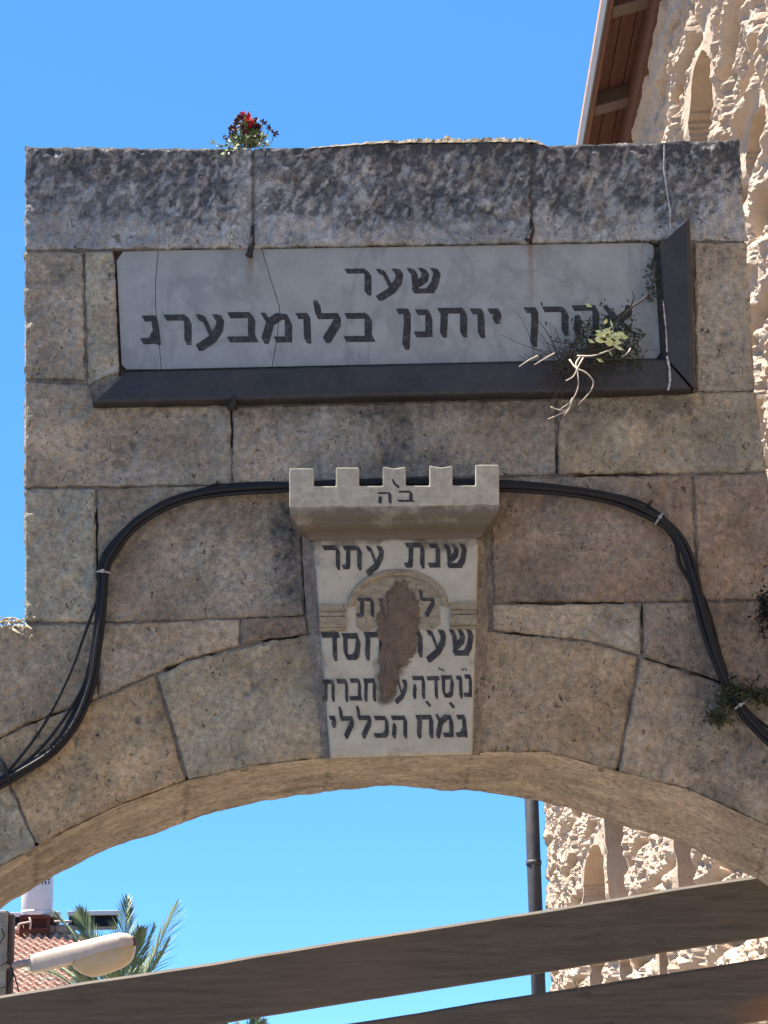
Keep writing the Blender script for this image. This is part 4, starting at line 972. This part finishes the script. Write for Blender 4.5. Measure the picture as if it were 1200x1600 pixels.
WHITE = plain("white_enamel", (.50, .51, .54), .45, .06, 5, .4); RUST = plain("rust_red_steel", (.075, .022, .016), .8, .4, 12); COLL = plain("dark_collector_glass", (.016, .014, .016), .7, .2, 5, .15)
t0, t1 = P(33, 1433, YH), P(82, 1433, YH); cx, rr_ = (t0[0]+t1[0])/2, (t1[0]-t0[0])/2; ztk = P(58, 1432, YH)[2]; zup = ztk+1.35
tk = mk("tank", *tube([(cx, YH, ztk), (cx, YH, ztk+.02), (cx, YH, (ztk+zup)/2), (cx, YH, zup-.08), (cx, YH, zup)], [rr_*.97, rr_, rr_, rr_*.98, rr_*.6], 40), WHITE, sh, True)
m = MB(); m.add(*tube([(cx, YH, ztk+.06), (cx, YH, ztk+.065), (cx, YH, ztk+.09)], rr_*1.01, 40)); m.build("band", plain("grey_band", (.55, .55, .56), .5), tk, True)
# fragments of the maker's lettering that show below the arch
m = MB()
def onTank(u, v):
    p = P(u, v, YH); dx = np.clip((p[0]-cx)/rr_, -.98, .98); return np.array([p[0], YH-rr_*math.sqrt(1-dx*dx)-.004, p[2]])
for (u, v, a, c) in ((64, 1383, 3.4, 3), (69.5, 1383, 1.6, 5), (74, 1382, 2.2, 5), (78.5, 1381, 1.5, 5), (78, 1376, 4, 2)):
    pts = [onTank(u-a/2, v-c/2), onTank(u+a/2, v-c/2), onTank(u+a/2, v+c/2), onTank(u-a/2, v+c/2)]; bk = [p+np.array([0, .006, 0]) for p in pts]
    m.add(pts+bk, [[0, 3, 2, 1], [0, 1, 5, 4], [1, 2, 6, 5], [2, 3, 7, 6], [3, 0, 4, 7]])
m.build("lettering", INK, tk)
m = MB(); zb = P(58, 1456, YH)[2]
for dx in (-1, 1):
    for dy in (-1, 1): m.add(*box(cx+dx*rr_*.85-.03, cx+dx*rr_*.85+.03, YH+dy*.2-.03, YH+dy*.2+.03, zb-.15, ztk))
m.add(*box(cx-rr_*.95, cx+rr_*.95, YH-.25, YH-.21, ztk-.07, ztk-.002)); m.add(*box(cx-rr_*.95, cx+rr_*.95, YH-.25, YH-.21, zb-.02, zb+.04)); m.add(*box(cx-.2, cx+.2, YH-.15, YH+.15, zb, ztk-.02)); m.add(*box(cx-rr_*.5, cx-rr_*.35, YH-.24, YH-.20, zb, ztk-.08))
m.build("stand", RUST, sh)
for (a, c, v0, v1) in ((-40, 92, 1432, 1455), (108, 184, 1429, 1453)):
    p0, p1 = P(a, v0, YH+.5), P(c, v1, YH+.5)
    m = MB(); m.add(*bevelled([(p0[0], YH+.35, p1[2]), (p1[0], YH+.35, p1[2]), (p1[0], YH+.45, p1[2]), (p0[0], YH+.45, p1[2]), (p0[0], YH+.50, p0[2]), (p1[0], YH+.50, p0[2]), (p1[0], YH+.60, p0[2]), (p0[0], YH+.60, p0[2])],
                    [[0, 1, 5, 4], [2, 3, 7, 6], [1, 2, 6, 5], [3, 0, 4, 7], [4, 5, 6, 7], [3, 2, 1, 0]], .006)); co = m.build("collector", COLL, sh)
    m = MB(); m.add(*bevelled(*box(p0[0]-.02, p1[0]+.02, YH+.40, YH+.62, p0[2]-.03, p0[2]+.05), .01)); m.build("frame", WHITE, co)
pwm = plain("pale_pipe", (.38, .32, .28), .6)
for v in (1440, 1449):
    m = MB(); m.add(*tube([P(85, v, YH+.4), P(100, v, YH+.4), P(112, v, YH+.4)], .025, 8)); m.build("pipe", pwm, sh, True)
for pts in ([(50, 1440, YH-.3), (30, 1444, YH-.32), (28, 1450, YH-.3), (22, 1452, YH-.3)], [(46, 1434, YH-.3), (48, 1441, YH-.34), (47, 1452, YH-.3)]): m = MB(); m.add(*tube(pc(spline(pts, 14)), .018, 6)); m.build("pipe", pwm, sh, True)

# ------------------------------------------------------------------ palms
PALM = mat_leaf("palm_leaflet", (.06, .095, .045), (.14, .18, .085), 3); TRUNK = plain("palm_trunk", (.16, .12, .08), .9, .4, 8, bump=.8, bd=.03)
def frond(c, tip, lean, side, nl=36, lw=.021, ll=.29):
    """rachis from crown c to tip with sag; leaflets in a V on both sides"""
    c, tip = np.asarray(c, float), np.asarray(tip, float); L = np.linalg.norm(tip-c)
    ctrl = [c, c+(tip-c)*.35+np.array([0, 0, lean*.6*L]), c+(tip-c)*.7+np.array([0, 0, lean*.7*L]), tip]
    r = spline(ctrl, nl); T = np.gradient(r, axis=0); T /= np.linalg.norm(T, axis=1)[:, None]
    mb = MB(); mb.add(*tube(r, np.linspace(.02, .004, nl), 5))
    side = np.asarray(side, float)
    for i in range(4, nl):
        t = i/nl; l = ll*L*(.30+.7*math.sin(math.pi*min(1, .15+.85*t)))*(.62 if t > .9 else 1)*rng.uniform(.85, 1.1)
        for sgn in (-1, 1):
            s = side-T[i]*side.dot(T[i]); s /= np.linalg.norm(s); nrm = np.cross(T[i], s)
            d = T[i]*(.75+.7*t)+sgn*s*(.72-.25*t)+nrm*rng.uniform(.1, .45)*1; d /= np.linalg.norm(d)
            wv = np.cross(d, nrm+.5*sgn*s); wv /= np.linalg.norm(wv); base = r[i]; droop = np.array([0, 0, -.10*l*rng.uniform(.2, 1.2)])
            mb.add([base-wv*lw*.4, base+wv*lw*.4, base+d*l*.5+wv*lw*.6, base+d*l*.5-wv*lw*.6, base+d*l+droop], [[0, 1, 2, 3], [3, 2, 4]])
    return mb
def palm(label, cpx, Yp, tips, group):
    c = P(cpx[0], cpx[1], Yp); o = thing("palm_tree", (c[0], c[1], 0), label, "palm tree", group)
    zz = np.linspace(0, c[2], 24); mk("trunk", *tube(np.stack([c[0]+.05*np.sin(zz), np.full(24, c[1]), zz], 1), .16+.015*np.sin(zz*14), 14), TRUNK, o, True)
    for (u, v, dY, lean, sd) in tips:
        frond(c, P(u, v, Yp+dY), lean, sd).build("frond", PALM, o)
    for k in range(14):
        a = rng.uniform(0, 2*math.pi); l = rng.uniform(1.1, 1.7); frond(c, c+np.array([math.cos(a)*l, math.sin(a)*l, rng.uniform(-1.0, .1)]), .3, (-math.sin(a), math.cos(a), 0)).build("frond", PALM, o)
fx = (1, .25, 0)
palm("green date palm with upright fronds behind the street lamp", (185, 1610), 27.0,
     [(199, 1404, .2, .02, (1, .3, .1)), (276, 1414, -.2, -.02, (.8, -.6, 0)), (124, 1422, -.3, .04, (1, .2, .3)), (86, 1424, .5, .10, (.3, 1, .2)), (240, 1446, .6, .05, (.6, .9, 0)), (222, 1452, -.8, .05, (1, .4, 0)),
      (262, 1470, -.6, .0, (.5, .8, .2)), (150, 1462, 1.0, .05, (.9, .4, 0)), (60, 1500, .6, .14, (.2, 1, .4)), (42, 1512, -.5, .16, (.2, 1, .5)), (110, 1500, -.9, .1, (.6, .8, .2)), (210, 1490, .9, .03, (1, .3, 0)), (248, 1490, .3, .02, (.7, .7, .2)), (172, 1480, -1., .04, (1, .1, .2))], "palm trees behind the arch")
palm("low palm with only its frond tips showing beneath the upper beam", (372, 1720), 27.0,
     [(400, 1586, 0, .0, (1, .3, 0)), (345, 1588, .2, .02, (1, .4, 0)), (412, 1596, -.3, .02, (1, .2, 0)), (372, 1600, .4, .02, (.8, .5, 0))], "palm trees behind the arch")
